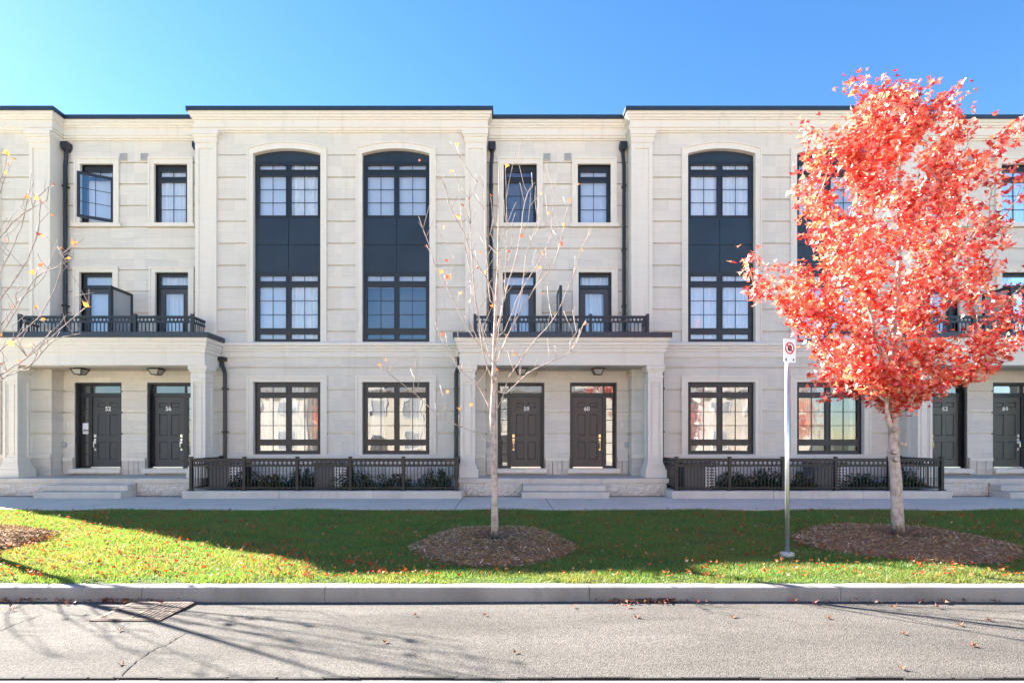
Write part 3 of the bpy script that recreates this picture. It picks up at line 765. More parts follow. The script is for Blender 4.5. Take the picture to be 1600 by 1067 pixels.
# maple-like leaf: five lobes, folded a little along the midrib
_ang = [-90, -40, -20, 12, 30, 55, 68, 90, 112, 125, 150, 168, 200, 220]
_rad = [.25, .42, .34, .85, .42, .62, .46, 1.0, .46, .62, .42, .85, .34, .42]
LEAF = np.array([(0, 0, 0)]+[(r*math.cos(R(a))*.62, r*math.sin(R(a))*.62, abs(math.cos(R(a)))*r*.24-.18*max(0, r*math.sin(R(a)))**2) for a, r in zip(_ang, _rad)])
LEAF_F = np.array([(0, i+1, (i+1) % 14+1) for i in range(14)])
OVAL = np.array([(0, -.5, 0), (.22, -.1, .05), (.16, .3, .05), (0, .5, 0), (-.16, .3, .05), (-.22, -.1, .05)])
OVAL_F = np.array([(0, 1, 5), (1, 2, 5), (2, 4, 5), (2, 3, 4)])
CHIP = np.array([(-.5, -.09, 0), (.5, -.06, .03), (.45, .09, 0), (-.42, .07, .04)]); CHIP_F = np.array([(0, 1, 2), (0, 2, 3)])

for bi, bx in enumerate((HB[1], HB[2])):
    between = ('56 and 58', '60 and 62')[bi]
    x0, x1 = bx-3.33, bx+3.40
    t = empty('planter_kerb', (bx, 13.6, GZ), 'low concrete planter kerb under the fence between doors '+between, 'planter', 'concrete planter kerbs')
    a = MB(); n = 3
    cuts = [x0-.1, bx-1.02+.1*bi, bx+1.3, x1+.1]
    for j in range(3): a.box(cuts[j], cuts[j+1]-.008, 13.45, 13.75, .30, .53)
    a.box(x0-.1, x0+.12, 13.75, 15.1, .30, .529); a.box(x1-.12, x1+.1, 13.75, 15.1, .30, .529)
    a.build('kerb', M['concrete'], t, bevel=.012)
    a = MB(); a.box(x0+.12, x1-.12, 13.75, 15.16, .30, .50); a.build('soil', M['soil'], t)
    fz0, fz1, fy = .53, 1.335, 13.60
    t = empty('picket_fence', (bx, fy, fz0), 'low black metal picket fence with rings, between doors '+between, 'fence', 'black metal planter fences')
    np_ = 6; px = [x0+.05+(x1-x0-.1)*i/(np_-1) for i in range(np_)]
    for i in range(np_):
        a = MB(); a.box(px[i]-.035, px[i]+.035, fy-.035, fy+.035, fz0+.002, fz1+.03); a.box(px[i]-.043, px[i]+.043, fy-.043, fy+.043, fz1+.03, fz1+.045)
        a.box(px[i]-.06, px[i]+.06, fy-.06, fy+.06, fz0+.002, fz0+.03); a.build('post', M['fence'], t)
    for s_ in (x0+.05, x1-.05):
        a = MB(); a.box(s_-.035, s_+.035, 15.0, 15.07, fz0+.002, fz1+.03); a.build('post', M['fence'], t)
    def panel(P, Q):
        mb = MB(); P, Q = Vector(P), Vector(Q); L_ = (Q-P).length; dv = (Q-P)/L_; ay = abs(dv.y) > .5
        def bar(s0, s1, w, z0, z1):
            a_, b_ = P+dv*s0, P+dv*s1
            if ay: mb.box(a_.x-w/2, a_.x+w/2, a_.y, b_.y, z0, z1)
            else: mb.box(a_.x, b_.x, a_.y-w/2, a_.y+w/2, z0, z1)
        bar(.036, L_-.036, .055, fz1-.055, fz1); bar(.036, L_-.036, .036, fz1-.205, fz1-.17); bar(.036, L_-.036, .036, fz0+.05, fz0+.085)
        n = int(round((L_-.1)/.085))
        for i in range(n):
            s_ = .05+(L_-.1)*(i+.5)/n; bar(s_-.0075, s_+.0075, .015, fz0+.085, fz1-.205)
        n = int(round((L_-.072)/.113))
        for i in range(n):
            w_ = (L_-.072)/n; pierced(mb, P, dv, .036+w_*i, .036+w_*(i+1), fz1-.1125, .058, .040, .014)
        return mb
    for i in range(np_-1): panel((px[i], fy), (px[i+1], fy)).build('fence_panel', M['fence'], t)
    for s_ in (x0+.05, x1-.05): panel((s_, fy), (s_, 15.03)).build('fence_panel', M['fence'], t)
    # condensers behind the fence
    for j, cx in enumerate((bx-2.75, bx+.0) if bi == 0 else (bx-2.45, bx+.95)):
        t = empty('air_conditioner', (cx, 14.5, .50), 'grey air conditioner behind the fence, '+(('left' if j == 0 else 'right')+' of the pair between doors ')+between, 'air conditioner', 'outdoor air conditioners behind the fences')
        a = MB(); a.box(cx-.42, cx+.12, 14.2, 14.8, .52, 1.18); a.box(cx-.44, cx+.46, 14.18, 14.82, 1.18, 1.21); a.box(cx-.44, cx+.46, 14.18, 14.82, .501, .52); a.build('cabinet', M['ac'], t, bevel=.01)
        a = MB()
        for i in range(9): a.box(cx+.12, cx+.44, 14.205, 14.23, .53+i*.073, .53+i*.073+.03)
        for i in range(5): a.box(cx+.12+i*.073, cx+.12+i*.073+.028, 14.195, 14.2045, .52, 1.178)
        a.build('grille', M['acgrille'], t)
        a = MB(); a.box(cx+.122, cx+.44, 14.3, 14.8, .52, 1.179); a.build('coil', M['near_black'], t)
    # shrubs
    for j, (sx, sy, rx, hh) in enumerate([(bx-2.2+.5*bi, 14.15, .5, .42), (bx-1.45, 14.05, .5, .36), (bx-.75, 14.3, .42, .5), (bx+.75-.9*bi, 14.0, .62, .44), (bx+1.7, 14.1, .6, .38), (bx+2.75, 14.15, .5, .5)]):
        t = empty('shrub', (sx, sy, .50), 'one of the low dark shrubs behind the black fence '+('left' if bi == 0 else 'right')+' of the middle porch', 'shrub', 'low shrubs behind the fence '+('left' if bi == 0 else 'right')+' of the middle porch')
        st = MB()
        for q in range(9):
            an = q*2.4; st.tube([(sx, sy, .50), (sx+rx*.45*math.cos(an), sy+.16*math.sin(an), .5+hh*.55), (sx+rx*.8*math.cos(an), sy+.25*math.sin(an), .5+hh*.9)], [.012, .008, .004], 5)
        st.build('stems', M['bark_grey'], t)
        n = 1500; th = rng.uniform(0, 2*np.pi, n); rr = np.sqrt(rng.uniform(.1, 1, n)); zz = rng.uniform(.02, 1, n)
        lump = 1+.25*np.sin(th*3+j)+.15*np.sin(th*7+zz*5)
        P = np.stack([sx+rx*rr*np.cos(th)*lump*np.sqrt(1-zz*zz*.8), sy+.34*rr*np.sin(th)*np.sqrt(1-zz*zz*.8), .5+hh*zz*(.8+.35*np.sin(th*4+j*2))], 1)
        P[:, 2] = np.maximum(P[:, 2], .515)
        scatter('foliage', P, .06, M['shrub'], t, OVAL, OVAL_F)

# ------------------------------------------------------------------ ground
def sheet(name, x0, x1, y0, y1, z, mat, nx=1, ny=1, zf=None):
    xs = np.linspace(x0, x1, nx+1); ys = np.linspace(y0, y1, ny+1)
    v = [(x, y, zf(x, y) if zf else z) for y in ys for x in xs]
    f = [(j*(nx+1)+i, j*(nx+1)+i+1, (j+1)*(nx+1)+i+1, (j+1)*(nx+1)+i) for j in range(ny) for i in range(nx)]
    me = bpy.data.meshes.new(name); me.from_pydata(v, [], f)
    return tag(link(name, me, mat), kind='structure')
M['earth'] = simple('far_ground', (.09, .10, .05), .95, 0, .3, .2)
sheet('ground', -400, 400, -400, 400, -.06, M['earth'])
road = sheet('road', -60, 60, -3.2, 6.05, 0, M['asphalt'], 120, 30, lambda x, y: .006*math.sin(x*.7)*math.sin(y*1.3)-(.012 if y > 5.6 else 0))
# concrete strip in the road at the bottom of the picture, seam between
M['seam'] = simple('road_seam_tar', (.03, .028, .026), .9, 0, .3, 20, .4)
sm = MB(); x = -12.
while x < 12:
    x2 = x+random.uniform(.15, .5); w_ = random.uniform(.012, .03); y_ = 4.0+random.uniform(-.012, .012); sm.box(x, x2+.02, y_-w_/2, y_+w_/2, -.02, .018); x = x2
tag(sm.build('road_seam', M['seam']), kind='structure')
pt = MB(); pt.box(-60, 60, 2.6, 3.96, -.03, .012); tag(pt.build('road_strip', M['kerb']), kind='structure')
# kerb stones
kb = MB(); cuts = [-60, -20, -13, -7.0, -3.99, -1.97, .95, 3.72, 6.9, 10, 14, 20, 60]
prof = [(6.0, -.05), (6.0, .10), (6.012, .138), (6.035, .15), (6.165, .15), (6.165, -.05)]
for a_, b_ in zip(cuts, cuts[1:]):
    n = len(kb.v); b2 = b_-.006
    kb.v += [(a_, y, z) for y, z in prof]+[(b2, y, z) for y, z in prof]; m = len(prof)
    for i in range(m): kb.f.append((n+i, n+(i+1) % m, n+m+(i+1) % m, n+m+i))
    kb.f.append(tuple(n+i for i in range(m))); kb.f.append(tuple(n+m+i for i in reversed(range(m))))
tag(kb.build('kerb', M['kerb']), kind='structure')
def gzn(x, y): return ground_z(x, y)+.012*math.sin(x*1.7+y)*math.sin(y*2.1)*min(1, max(0, (y-6.3)))
lawn_o = sheet('lawn', -60, 60, 6.16, 11.30, 0, M['lawn'], 240, 24, gzn)
# sidewalk slabs
sw = MB(); xs = [-60, -30, -20, -17, -13.9, -10.5, -8.0, -4.4, -1.02, 1.0+.04, 4.2, 7.3, 10.3, 13.2, 16, 20, 30, 60]
for a_, b_ in zip(xs, xs[1:]): sw.box(a_, b_-.016, 11.28, 13.9, .25, GZ-.004+.0)
tag(sw.build('sidewalk', M['walk'], bevel=.006), kind='structure')
sd = MB(); sd.box(-60, 60, 11.29, 13.88, .2, .336); sd.box(-60, 60, 13.88, 30, .2, .34); tag(sd.build('sidewalk_base', M['soil']), kind='structure')

# ------------------------------------------------------------------ mulch rings
MUL = [(-.14, 7.95, 1.22, 1.22, .24), (5.98, 8.15, 1.62, 1.25, .22), (-8.15, 8.05, 1.22, 1.22, .22)]
def mulch_h(i, x, y):
    cx, cy, rx, ry, hh = MUL[i]; r = math.hypot((x-cx)/rx, (y-cy)/ry)*(1+.06*math.sin(5*math.atan2(y-cy, x-cx)+i))
    if r >= 1: return None
    b = hh*(1-r*r)**.8
    b -= hh*.75*math.exp(-(r/.26)**2)
    return gzn(x, y)+max(.012, b)
for i, (cx, cy, rx, ry, hh) in enumerate(MUL):
    v = []; f = []; nr, na = 14, 48
    for r_ in range(nr+1):
        for a_ in range(na):
            t_ = 2*math.pi*a_/na; rr = (r_/nr)*.999/(1+.06*math.sin(5*t_+i)) if False else (r_/nr)*.93
            x = cx+rx*rr*math.cos(t_); y = cy+ry*rr*math.sin(t_); h_ = mulch_h(i, x, y)
            if h_ is None: h_ = gzn(x, y)+.01
            if r_ == nr: h_ = gzn(x, y)-.02
            v.append((x, y, h_+random.uniform(-.008, .008)))
    for r_ in range(nr):
        for a_ in range(na):
            a2 = (a_+1) % na; f.append((r_*na+a_, r_*na+a2, (r_+1)*na+a2, (r_+1)*na+a_))
    me = bpy.data.meshes.new('mulch'); me.from_pydata(v, [], f)
    mo = link('mulch', me, M['mulch'])
    tag(mo, ['brown wood mulch mound round the bare tree in the middle', 'wide brown mulch mound round the red maple', 'brown mulch mound at the left edge of the lawn'][i], 'mulch', kind='stuff')
    n = 8500; P = []
    while len(P) < n:
        t_ = random.uniform(0, 2*math.pi); rr = math.sqrt(random.random())*1.0; x = cx+rx*rr*math.cos(t_); y = cy+ry*rr*math.sin(t_); h_ = mulch_h(i, x, y)
        if h_ is None: continue
        P.append((x, y, h_+.008))
    ch = scatter('mulch_chips', np.array(P), .052, M['chips'], mo, CHIP, CHIP_F, .35, .6, flat=True); ch['kind'] = 'stuff'

# ------------------------------------------------------------------ grass blades
def gz_np(x, y):
    b = .15+np.clip((y-6.15)/5.13, 0, 1)*.18
    return b+.012*np.sin(x*1.7+y)*np.sin(y*2.1)*np.clip(y-6.3, 0, 1)
def grass():
    n = 560000
    y = 6.145+rng.power(1.0, n)*5.14; x = rng.uniform(-1, 1, n)*(4.0+y*1.12)
    keep = np.ones(n, bool)
    for cx, cy, rx, ry, hh in MUL:
        r = np.hypot((x-cx)/rx, (y-cy)/ry); keep &= r > .93+rng.uniform(-.05, .06, n)
    # bare patches by the kerb
    patch = np.sin(x*2.3+1.1*np.sin(x*.9))*np.sin(x*5.1+y*4)
    keep &= ~((y < 6.32+.05*np.sin(x*9)) & (patch > .1) & (rng.uniform(0, 1, n) < .75))
    x, y = x[keep], y[keep]; n = len(x)
    z = gz_np(x, y)-.003
    clump = .75+.35*np.sin(x*3.1+np.sin(y*4.3)*2)*np.sin(y*3.7)
    h = (.038+.035*rng.random(n)**1.5)*np.clip(clump, .45, 1.35); h[y < 6.4] *= .9
    yaw = rng.uniform(0, 2*np.pi, n); lean = rng.normal(0, .6, (n, 2))
    w = .0035+.0025*rng.random(n)
    dx, dy = np.cos(yaw)*w, np.sin(yaw)*w
    v = np.empty((n, 3, 3))
    v[:, 0] = np.stack([x-dx, y-dy, z], 1); v[:, 1] = np.stack([x+dx, y+dy, z], 1)
    v[:, 2] = np.stack([x+lean[:, 0]*h, y+lean[:, 1]*h, z+h], 1)
    f = np.arange(n*3).reshape(-1, 3)
    o = np_mesh('grass', v.reshape(-1, 3), f, 3, M['grass']); tag(o, 'mown grass of the boulevard strip between kerb and sidewalk', 'grass', kind='stuff')
grass()
# fallen leaves in the grass
n = 9000; y = 6.25+rng.random(n)**1.15*4.9; x = rng.uniform(-1, 1, n)*(1+y*1.05)
lit = (x+1.75*(y-6.6) < -1.0); near = np.minimum(np.hypot(x-5.98, y-8.15), np.hypot(x+8.15, y-8.05))
dens = np.where(lit, 1.0, .30+.5*np.exp(-(near/2.4)**2)); dens *= .55+.6*np.sin(x*1.9+y)**2; k_ = rng.random(n) < dens; x, y = x[k_], y[k_]
P = np.stack([x, y, gz_np(x, y)+.05+.02*rng.random(len(x))], 1)
o = scatter('fallen_leaves', P, .052, M['litter'], None, LEAF, LEAF_F, .45, .45, flat=True); tag(o, 'small red and tan fallen leaves strewn over the grass', 'fallen leaves', kind='stuff')
P = []
for x0, x1, m in ((-7.5, -4.75, 260), (1.1, 2.1, 130), (-4.6, -3.7, 60), (3.5, 4.2, 14), (4.3, 5.6, 22)):
    for i in range(m):
        c_ = random.gauss((x0+x1)/2, (x1-x0)/4); P.append((c_, 5.99-abs(random.gauss(0, .05)), random.uniform(0, .03)))
o = scatter('gutter_litter', np.array(P), .042, M['road_leaf'], None, LEAF, LEAF_F, .6, .5, flat=True); tag(o, 'brown leaf litter gathered in the gutter along the kerb', 'leaf litter', kind='stuff')
# single leaves on the asphalt
def px_road(px, py):
    d_ = FPX*H/(py-VY); return ((px-VX)/FPX*d_, d_)
LV = [(757, 962), (648, 962), (895, 948), (995, 966), (806, 1020), (603, 1004), (1240, 940), (1272, 942), (1146, 966), (1294, 967), (1411, 991), (1409, 1046), (1500, 978), (1544, 970), (1463, 949), (1397, 950), (188, 986), (191, 1039), (20, 954), (1553, 940), (980, 948), (1520, 1010)]
for i, (px, py) in enumerate(LV):
    gx, gy = px_road(px, py)
    red = i in (6, 7, 20)
    lv = LEAF.copy()*(.10 if red else .075)*random.uniform(.8, 1.15)
    curl = random.uniform(1.5, 5); lv[:, 2] = np.abs(lv[:, 2])+curl*(lv[:, 0]**2)*4+.006
    lv = lv @ np.array(Matrix.Rotation(random.uniform(0, 6.28), 3, 'Z')).T
    # thickness: leaf blade plus a stalk
    mb = MB(); mb.v = [tuple(p) for p in lv]; mb.f = [tuple(int(q) for q in f_) for f_ in LEAF_F]
    tip = lv[1]; mb.tube([tuple(tip), tuple(tip*1.6+np.array((0, 0, .004))), tuple(tip*2.2)], .0015, 4)
    o = mb.build('fallen_leaf', M['maple'] if red else M['road_leaf'], fix=False); o.location = (gx, gy, .004)
    if red: tag(o, 'one of the bright red fallen leaves on the road at the kerb', 'leaf', 'bright red leaves at the kerb')
    else: tag(o, 'one of the curled brown leaves lying on the open asphalt', 'leaf', 'brown leaves on the road')

# long crack across the lane and a short one at the left
ck = MB()
for ptsx in ([(180, 1066), (205, 1040), (222, 1026), (240, 1014), (262, 1005), (285, 990), (300, 984)], [(0, 984), (25, 974), (55, 963), (66, 958)], [(0, 955), (30, 958), (62, 956)]):
    q = [px_road(*p) for p in ptsx]; fine = []
    for (xa, ya), (xb, yb) in zip(q, q[1:]):
        for t_ in np.linspace(0, 1, 6)[:-1]: fine.append((xa+(xb-xa)*t_+random.gauss(0, .006), ya+(yb-ya)*t_+random.gauss(0, .006)))
    for (xa, ya), (xb, yb) in zip(fine, fine[1:]):
        w_ = random.uniform(.003, .008); n_ = len(ck.v)
        ck.v += [(xa-w_, ya, .010), (xa+w_, ya, .010), (xb+w_, yb, .010), (xb-w_, yb, .010)]; ck.f.append((n_, n_+1, n_+2, n_+3))
tag(ck.build('road_cracks', M['seam'], fix=False), kind='structure')
# ------------------------------------------------------------------ storm drain
gx0, gx1, gy0, gy1 = -3.70-.32, -3.70+.32, 5.33, 5.92
t = empty('storm_drain', (-3.70, 5.6, 0), 'rusty slotted storm drain grate at the kerb', 'storm drain')
sk = lambda x, y: x+.42*(y-5.3)*0.35
a = MB(); zt = .014
def grate_box(x0, x1, y0, y1, z0, z1): a.box(x0, x1, y0, y1, z0, z1)
grate_box(gx0, gx1, gy0, gy0+.045, -.02, zt); grate_box(gx0, gx1, gy1-.045, gy1, -.02, zt); grate_box(gx0, gx0+.04, gy0+.045, gy1-.045, -.02, zt); grate_box(gx1-.04, gx1, gy0+.045, gy1-.045, -.02, zt); grate_box(-3.70-.025, -3.70+.025, gy0+.045, gy1-.045, -.02, zt)
for i in range(8):
    y_ = gy0+.045+(gy1-gy0-.09)*(i+.5)/8; grate_box(gx0+.04, -3.725, y_-.016, y_+.016, -.02, zt-.002)
for i in range(5):
    x_ = -3.675+(gx1-.04+3.675)*(i+.5)/5
    a.box(x_-.014, x_+.014, gy0+.045, gy1-.045, -.02, zt-.002)
a.box(-3.675, gx1-.04, (gy0+gy1)/2-.02, (gy0+gy1)/2+.02, -.0201, zt-.003)
a.build('grate', M['rust'], t, bevel=.004)
a = MB(); a.box(gx0+.01, gx1-.01, gy0+.01, gy1-.01, -.03, .0085); a.build('dark_fill', M['near_black'], t)  # solid near-black fill under the bars, its colour standing in for pit shade
a = MB(); a.ring(gx0, gx1, gy0, gy1, .05, -.02, 0); 
fr_ = MB(); fr_.box(gx0-.022, gx0-.002, gy0-.022, gy1+.02, -.02, .010); fr_.box(gx1+.002, gx1+.022, gy0-.022, gy1+.02, -.02, .010); fr_.box(gx0-.002, gx1+.002, gy0-.022, gy0-.002, -.02, .010); fr_.box(gx0-.002, gx1+.002, gy1+.002, gy1+.02, -.02, .010)
fr_.build('frame', M['rust'], t)

# ------------------------------------------------------------------ street sign
sx, sy = (1230-VX)/FPX*7.4, 7.4; gz = gzn(sx, sy)
t = empty('street_sign', (sx, sy, gz), 'small white no-stopping sign with red ring on a galvanised pole in the grass', 'sign')
a = MB(); zt = H+(VY-531)/FPX*7.4
a.tube([(sx, sy, gz-.05), (sx, sy, zt-.04)], .028, 18); po = a.build('pole', M['galv'], t, smooth=True)
po.data.shade_smooth() if hasattr(po.data, 'shade_smooth') else None
a = MB(); a.tube([(sx, sy, gz-.03), (sx, sy, gz+.05), (sx, sy, gz+.06)], [.10, .085, .045], 9); a.build('footing', M['concrete'], t)
ang = R(20); ux, uy = math.cos(ang), math.sin(ang)
def P3(u, v, d_): return (sx+.01+ux*u+uy*d_, sy-.04+uy*u-ux*d_, zt-.155+v)
def solid(poly, d0, d1, name, mat, par):
    mb = MB(); n = len(poly); mb.v = [P3(u, v, d0) for u, v in poly]+[P3(u, v, d1) for u, v in poly]
    for tr in geometry.tessellate_polygon([[Vector((u, v, 0)) for u, v in poly]]): mb.f.append(tuple(tr)); mb.f.append(tuple(n+q for q in reversed(tr)))
    for i in range(n): mb.f.append((i, (i+1) % n, n+(i+1) % n, n+i))
    return mb.build(name, mat, par)
w2, h2, rc = .105, .16, .02; pl = []
for cx_, cy_, a0_ in ((w2-rc, h2-rc, 0), (-w2+rc, h2-rc, 90), (-w2+rc, -h2+rc, 180), (w2-rc, -h2+rc, 270)):
    for q in range(5): an = R(a0_+q*22.5); pl.append((cx_+rc*math.cos(an), cy_+rc*math.sin(an)))
plate = solid(pl, 0, .004, 'sign_plate', M['white'], t)
mb = MB(); cz_ = .035
for q in range(36):
    a0_, a1_ = 2*math.pi*q/36, 2*math.pi*(q+1)/36; n = len(mb.v)
    for dd in (.0045, .007):
        for rr, an in ((.082, a0_), (.082, a1_), (.064, a1_), (.064, a0_)): mb.v.append(P3(rr*math.cos(an), cz_+rr*math.sin(an), dd))
    mb.f += [(n, n+1, n+2, n+3), (n+4, n+5, n+6, n+7), (n, n+1, n+5, n+4), (n+2, n+3, n+7, n+6)]
s45 = math.sqrt(.5); n = len(mb.v)
for dd in (.0075, .009):
    for a_, b_ in ((-.068, -.010), (.068, -.010), (.068, .010), (-.068, .010)):
        mb.v.append(P3((a_+b_)*s45, cz_+(-a_+b_)*s45, dd))
mb.f += [(n, n+1, n+2, n+3), (n+4, n+5, n+6, n+7), (n, n+1, n+5, n+4), (n+2, n+3, n+7, n+6), (n+1, n+2, n+6, n+5), (n, n+3, n+7, n+4)]
mb.build('prohibition_ring', M['red'], plate)
solid([(.040*math.cos(R(22.5+45*q)), cz_+.046*math.sin(R(22.5+45*q))) for q in range(8)], .0045, .006, 'octagon', M['black'], plate)
for s_ in (-1, 1): solid([(s_*.085, -.12), (s_*.055, -.098), (s_*.055, -.142)], .0045, .006, 'arrow', M['black'], plate)

# ------------------------------------------------------------------ trees
def grow(trunk, tips, steep, seg=.16, wob=.03, reach=1.4, up=.35, limbs_=()):
    """nodes grown from a trunk polyline towards tip points; returns nodes, parents, tip ids"""
    nodes = []; par = []
    for i, p in enumerate(trunk): nodes.append(Vector(p)); par.append(i-1)
    n_tr = len(nodes); ids = []
    for lb in limbs_:
        lb = [Vector(p) for p in lb]
        b = min(range(n_tr), key=lambda i: (nodes[i]-lb[0]).length+max(0, nodes[i].z-lb[0].z)*2); prev = b
        # smooth the measured points with a Catmull-Rom pass
        ext = [nodes[b]]+lb; ext = [ext[0]]+ext+[ext[-1]]
        for q in range(1, len(ext)-2):
            a, b_, c, d_ = ext[q-1], ext[q], ext[q+1], ext[q+2]; m = max(1, int((c-b_).length/.11))
            for k in range(1, m+1):
                t = k/m; pt = .5*(2*b_+(c-a)*t+(2*a-5*b_+4*c-d_)*t*t+(3*b_-a-3*c+d_)*t**3)
                nodes.append(pt+Vector((random.gauss(0, .004), random.gauss(0, .004), 0))); par.append(prev); prev = len(nodes)-1
        ids.append(prev)
    order = sorted(tips, key=lambda p: p[0].z*.35+math.hypot(p[0].x-trunk[-1][0], p[0].y-trunk[-1][1])*.9)
    for tp, minz in order:
        best, bc = None, 1e9
        for i, q in enumerate(nodes):
            if q.z < minz: continue
            dv = tp-q; hd = math.hypot(dv.x, dv.y)
            c = dv.length+1.6*max(0, steep*hd-dv.z)+(0.15 if i < n_tr else 0)
            if c < bc: bc, best = c, i
        p0 = nodes[best]; dv = tp-p0; L = dv.length; m = max(1, int(L/seg))
        # leaves the parent along a shallow start and sweeps up
        pd = (nodes[best]-nodes[par[best]]).normalized() if par[best] >= 0 else Vector((0, 0, 1))
        hdir = Vector((dv.x, dv.y, 0)); hdir = hdir.normalized() if hdir.length > 1e-4 else Vector((1, 0, 0))
        c1 = p0+(pd*.25+dv.normalized()*.6+hdir*.15).normalized()*L*.35
        c2 = tp-Vector((dv.x*.15, dv.y*.15, L*up))
        prev = best
        for k in range(1, m+1):
            t = k/m; b = p0*(1-t)**3+c1*3*t*(1-t)**2+c2*3*t*t*(1-t)+tp*t**3
            if k < m: b += Vector((random.gauss(0, wob), random.gauss(0, wob), random.gauss(0, wob*.6)))
            nodes.append(b); par.append(prev); prev = len(nodes)-1
        ids.append(prev)
    return nodes, par, ids
def limbs(nodes, par, ids, r_tip, r_base, expo, n_trunk):
    cnt = [0.0]*len(nodes); kids = [[] for _ in nodes]
    for i, p in enumerate(par):
        if p >= 0: kids[p].append(i)
    order = sorted(range(len(nodes)), key=lambda i: 0)
    # accumulate from the leaves down (children always have larger indices)
    for i in range(len(nodes)-1, -1, -1):
        if not kids[i]: cnt[i] = max(cnt[i], 1)
        if par[i] >= 0: cnt[par[i]] += cnt[i]
    mx = cnt[0]; rad = [r_tip+(r_base-r_tip)*((c-1)/max(1, mx-1))**expo for c in cnt]
    chains = []; start = [0]
    stack = [(0, None)]
    while stack:
        s, pre = stack.pop(); ch = [s] if pre is None else [pre, s]; cur = s
        while kids[cur]:
            big = max(kids[cur], key=lambda q: cnt[q])
            for q in kids[cur]:
                if q != big: stack.append((q, cur))
            ch.append(big); cur = big
        chains.append(ch)
    return chains, rad, cnt

def tree(root, trunk, tips, steep, r_tip, r_base, expo, mats, trunk_r, up=.35, wob=.03, names=('trunk', 'branches'), limbs_=()):
    nodes, par, ids = grow(trunk, tips, steep, up=up, wob=wob, limbs_=limbs_)
    chains, rad, cnt = limbs(nodes, par, ids, r_tip, r_base, expo, len(trunk))
    tm, bm_ = MB(), MB(); nt_ = len(trunk)
    tm.tube([tuple(p) for p in trunk], trunk_r, 14)
    for ch in chains:
        pts = [tuple(nodes[i]) for i in ch]; rr = [rad[i] for i in ch]
        if all(i < nt_ for i in ch): continue
        # drop the run that lies on the trunk itself
        while len(ch) > 1 and ch[1] < nt_: ch = ch[1:]
        if ch[0] < nt_:
            j = ch[0]
        pts = [tuple(nodes[i]) for i in ch]; rr = [min(rad[i], rad[ch[1]]*1.25) for i in ch]
        if len(pts) < 2: continue
        rr[0] = rr[1]*1.1
        bm_.tube(pts, rr, 6 if rr[0] < .02 else 9)
    # knots and pruning scars
    tm.build(names[0], mats[0], root, smooth=True); bm_.build(names[1], mats[1], root, smooth=True)
    return nodes, par, ids

def at(px, py, y): return Vector(((px-VX)/FPX*y, y, H+(VY-py)/FPX*y))
# --- bare tree in the middle
yT = 7.95
tr_px = [(773, 852), (773, 800), (772, 740), (771, 690), (770, 650), (771, 610), (772, 570), (773, 530), (775, 480), (778, 420), (779, 360), (779, 310), (780, 262)]
trunk = [at(px, py, yT) for px, py in tr_px]
tr_r = [.056, .052, .050, .048, .046, .036, .032, .028, .023, .017, .012, .008, .005]
root = empty('young_tree', trunk[0], 'bare young tree with few orange leaves on a mulch mound mid-lawn', 'tree', 'street trees on the lawn')
LIMB = [
 ([(764, 442), (739, 402), (725, 365), (705, 328), (696, 296), (693, 269)], -.45), ([(761, 554), (739, 527), (718, 490), (700, 452), (681, 419), (671, 385), (661, 358), (654, 338)], -.25),
 ([(766, 470), (762, 429), (759, 375), (757, 318), (754, 274)], .3), ([(789, 517), (806, 473), (830, 429), (847, 402), (860, 365), (864, 324), (865, 297)], .25),
 ([(779, 503), (792, 450), (806, 405), (815, 355), (819, 318), (830, 291)], -.35), ([(785, 622), (794, 591), (813, 564), (837, 530), (864, 500), (884, 459), (899, 422), (907, 390)], -.3),
 ([(790, 615), (823, 584), (857, 567), (891, 550), (904, 527), (912, 505)], .2), ([(740, 674), (705, 660), (675, 640), (650, 616), (622, 595), (595, 573)], -.2),
 ([(762, 632), (745, 600), (720, 580), (700, 548), (684, 515), (676, 470)], .4), ([(776, 590), (760, 540), (745, 480), (733, 420), (722, 350), (716, 280)], .55),
 ([(776, 560), (800, 510), (815, 455), (822, 400), (838, 350), (842, 306)], .5), ([(772, 600), (757, 560), (748, 500), (740, 440), (735, 350), (733, 285)], -.6),
 ([(776, 540), (785, 480), (790, 420), (792, 360), (791, 300), (790, 262)], -.5), ([(778, 560), (805, 500), (840, 445), (866, 410), (880, 360), (888, 312)], -.55)]
limbs_ = [[at(px, py, yT+dy*(q+1)/len(l)) for q, (px, py) in enumerate(l)] for l, dy in LIMB]
tips = []
for l, dy in LIMB:
    for q in range(17):
        b = random.randint(0, len(l)-2); t_ = random.random()
        px = l[b][0]+(l[b+1][0]-l[b][0])*t_; py = l[b][1]+(l[b+1][1]-l[b][1])*t_
        sd = random.choice((-1, 1)); ln = random.uniform(18, 62)*(.6+.4*(b+1)/len(l))
        tips.append((at(px+sd*ln*random.uniform(.2, .55), py-ln, yT+dy*(b+1)/len(l)+random.gauss(0, .16)), 1.9))
nodes, par, ids = tree(root, trunk, tips, 1.5, .0036, .023, .52, (M['bark_pale'], M['bark_pale']), tr_r, up=.25, wob=.006, limbs_=limbs_)
P = []
for i in ids:
    if random.random() < .15: P.append(tuple(nodes[i]+Vector((random.gauss(0, .03), random.gauss(0, .03), -.02))))
for px, py in ((655, 250), (792, 258), (380, 0), (888, 312), (694, 355), (697, 408), (593, 571), (700, 432), (843, 417), (847, 458), (910, 390), (915, 505), (700, 612), (735, 632)):
    if py: P.append(tuple(at(px, py, yT)))
P = np.array(P); scatter('leaves', P, .085, M['orange_leaf'], root, LEAF, LEAF_F)
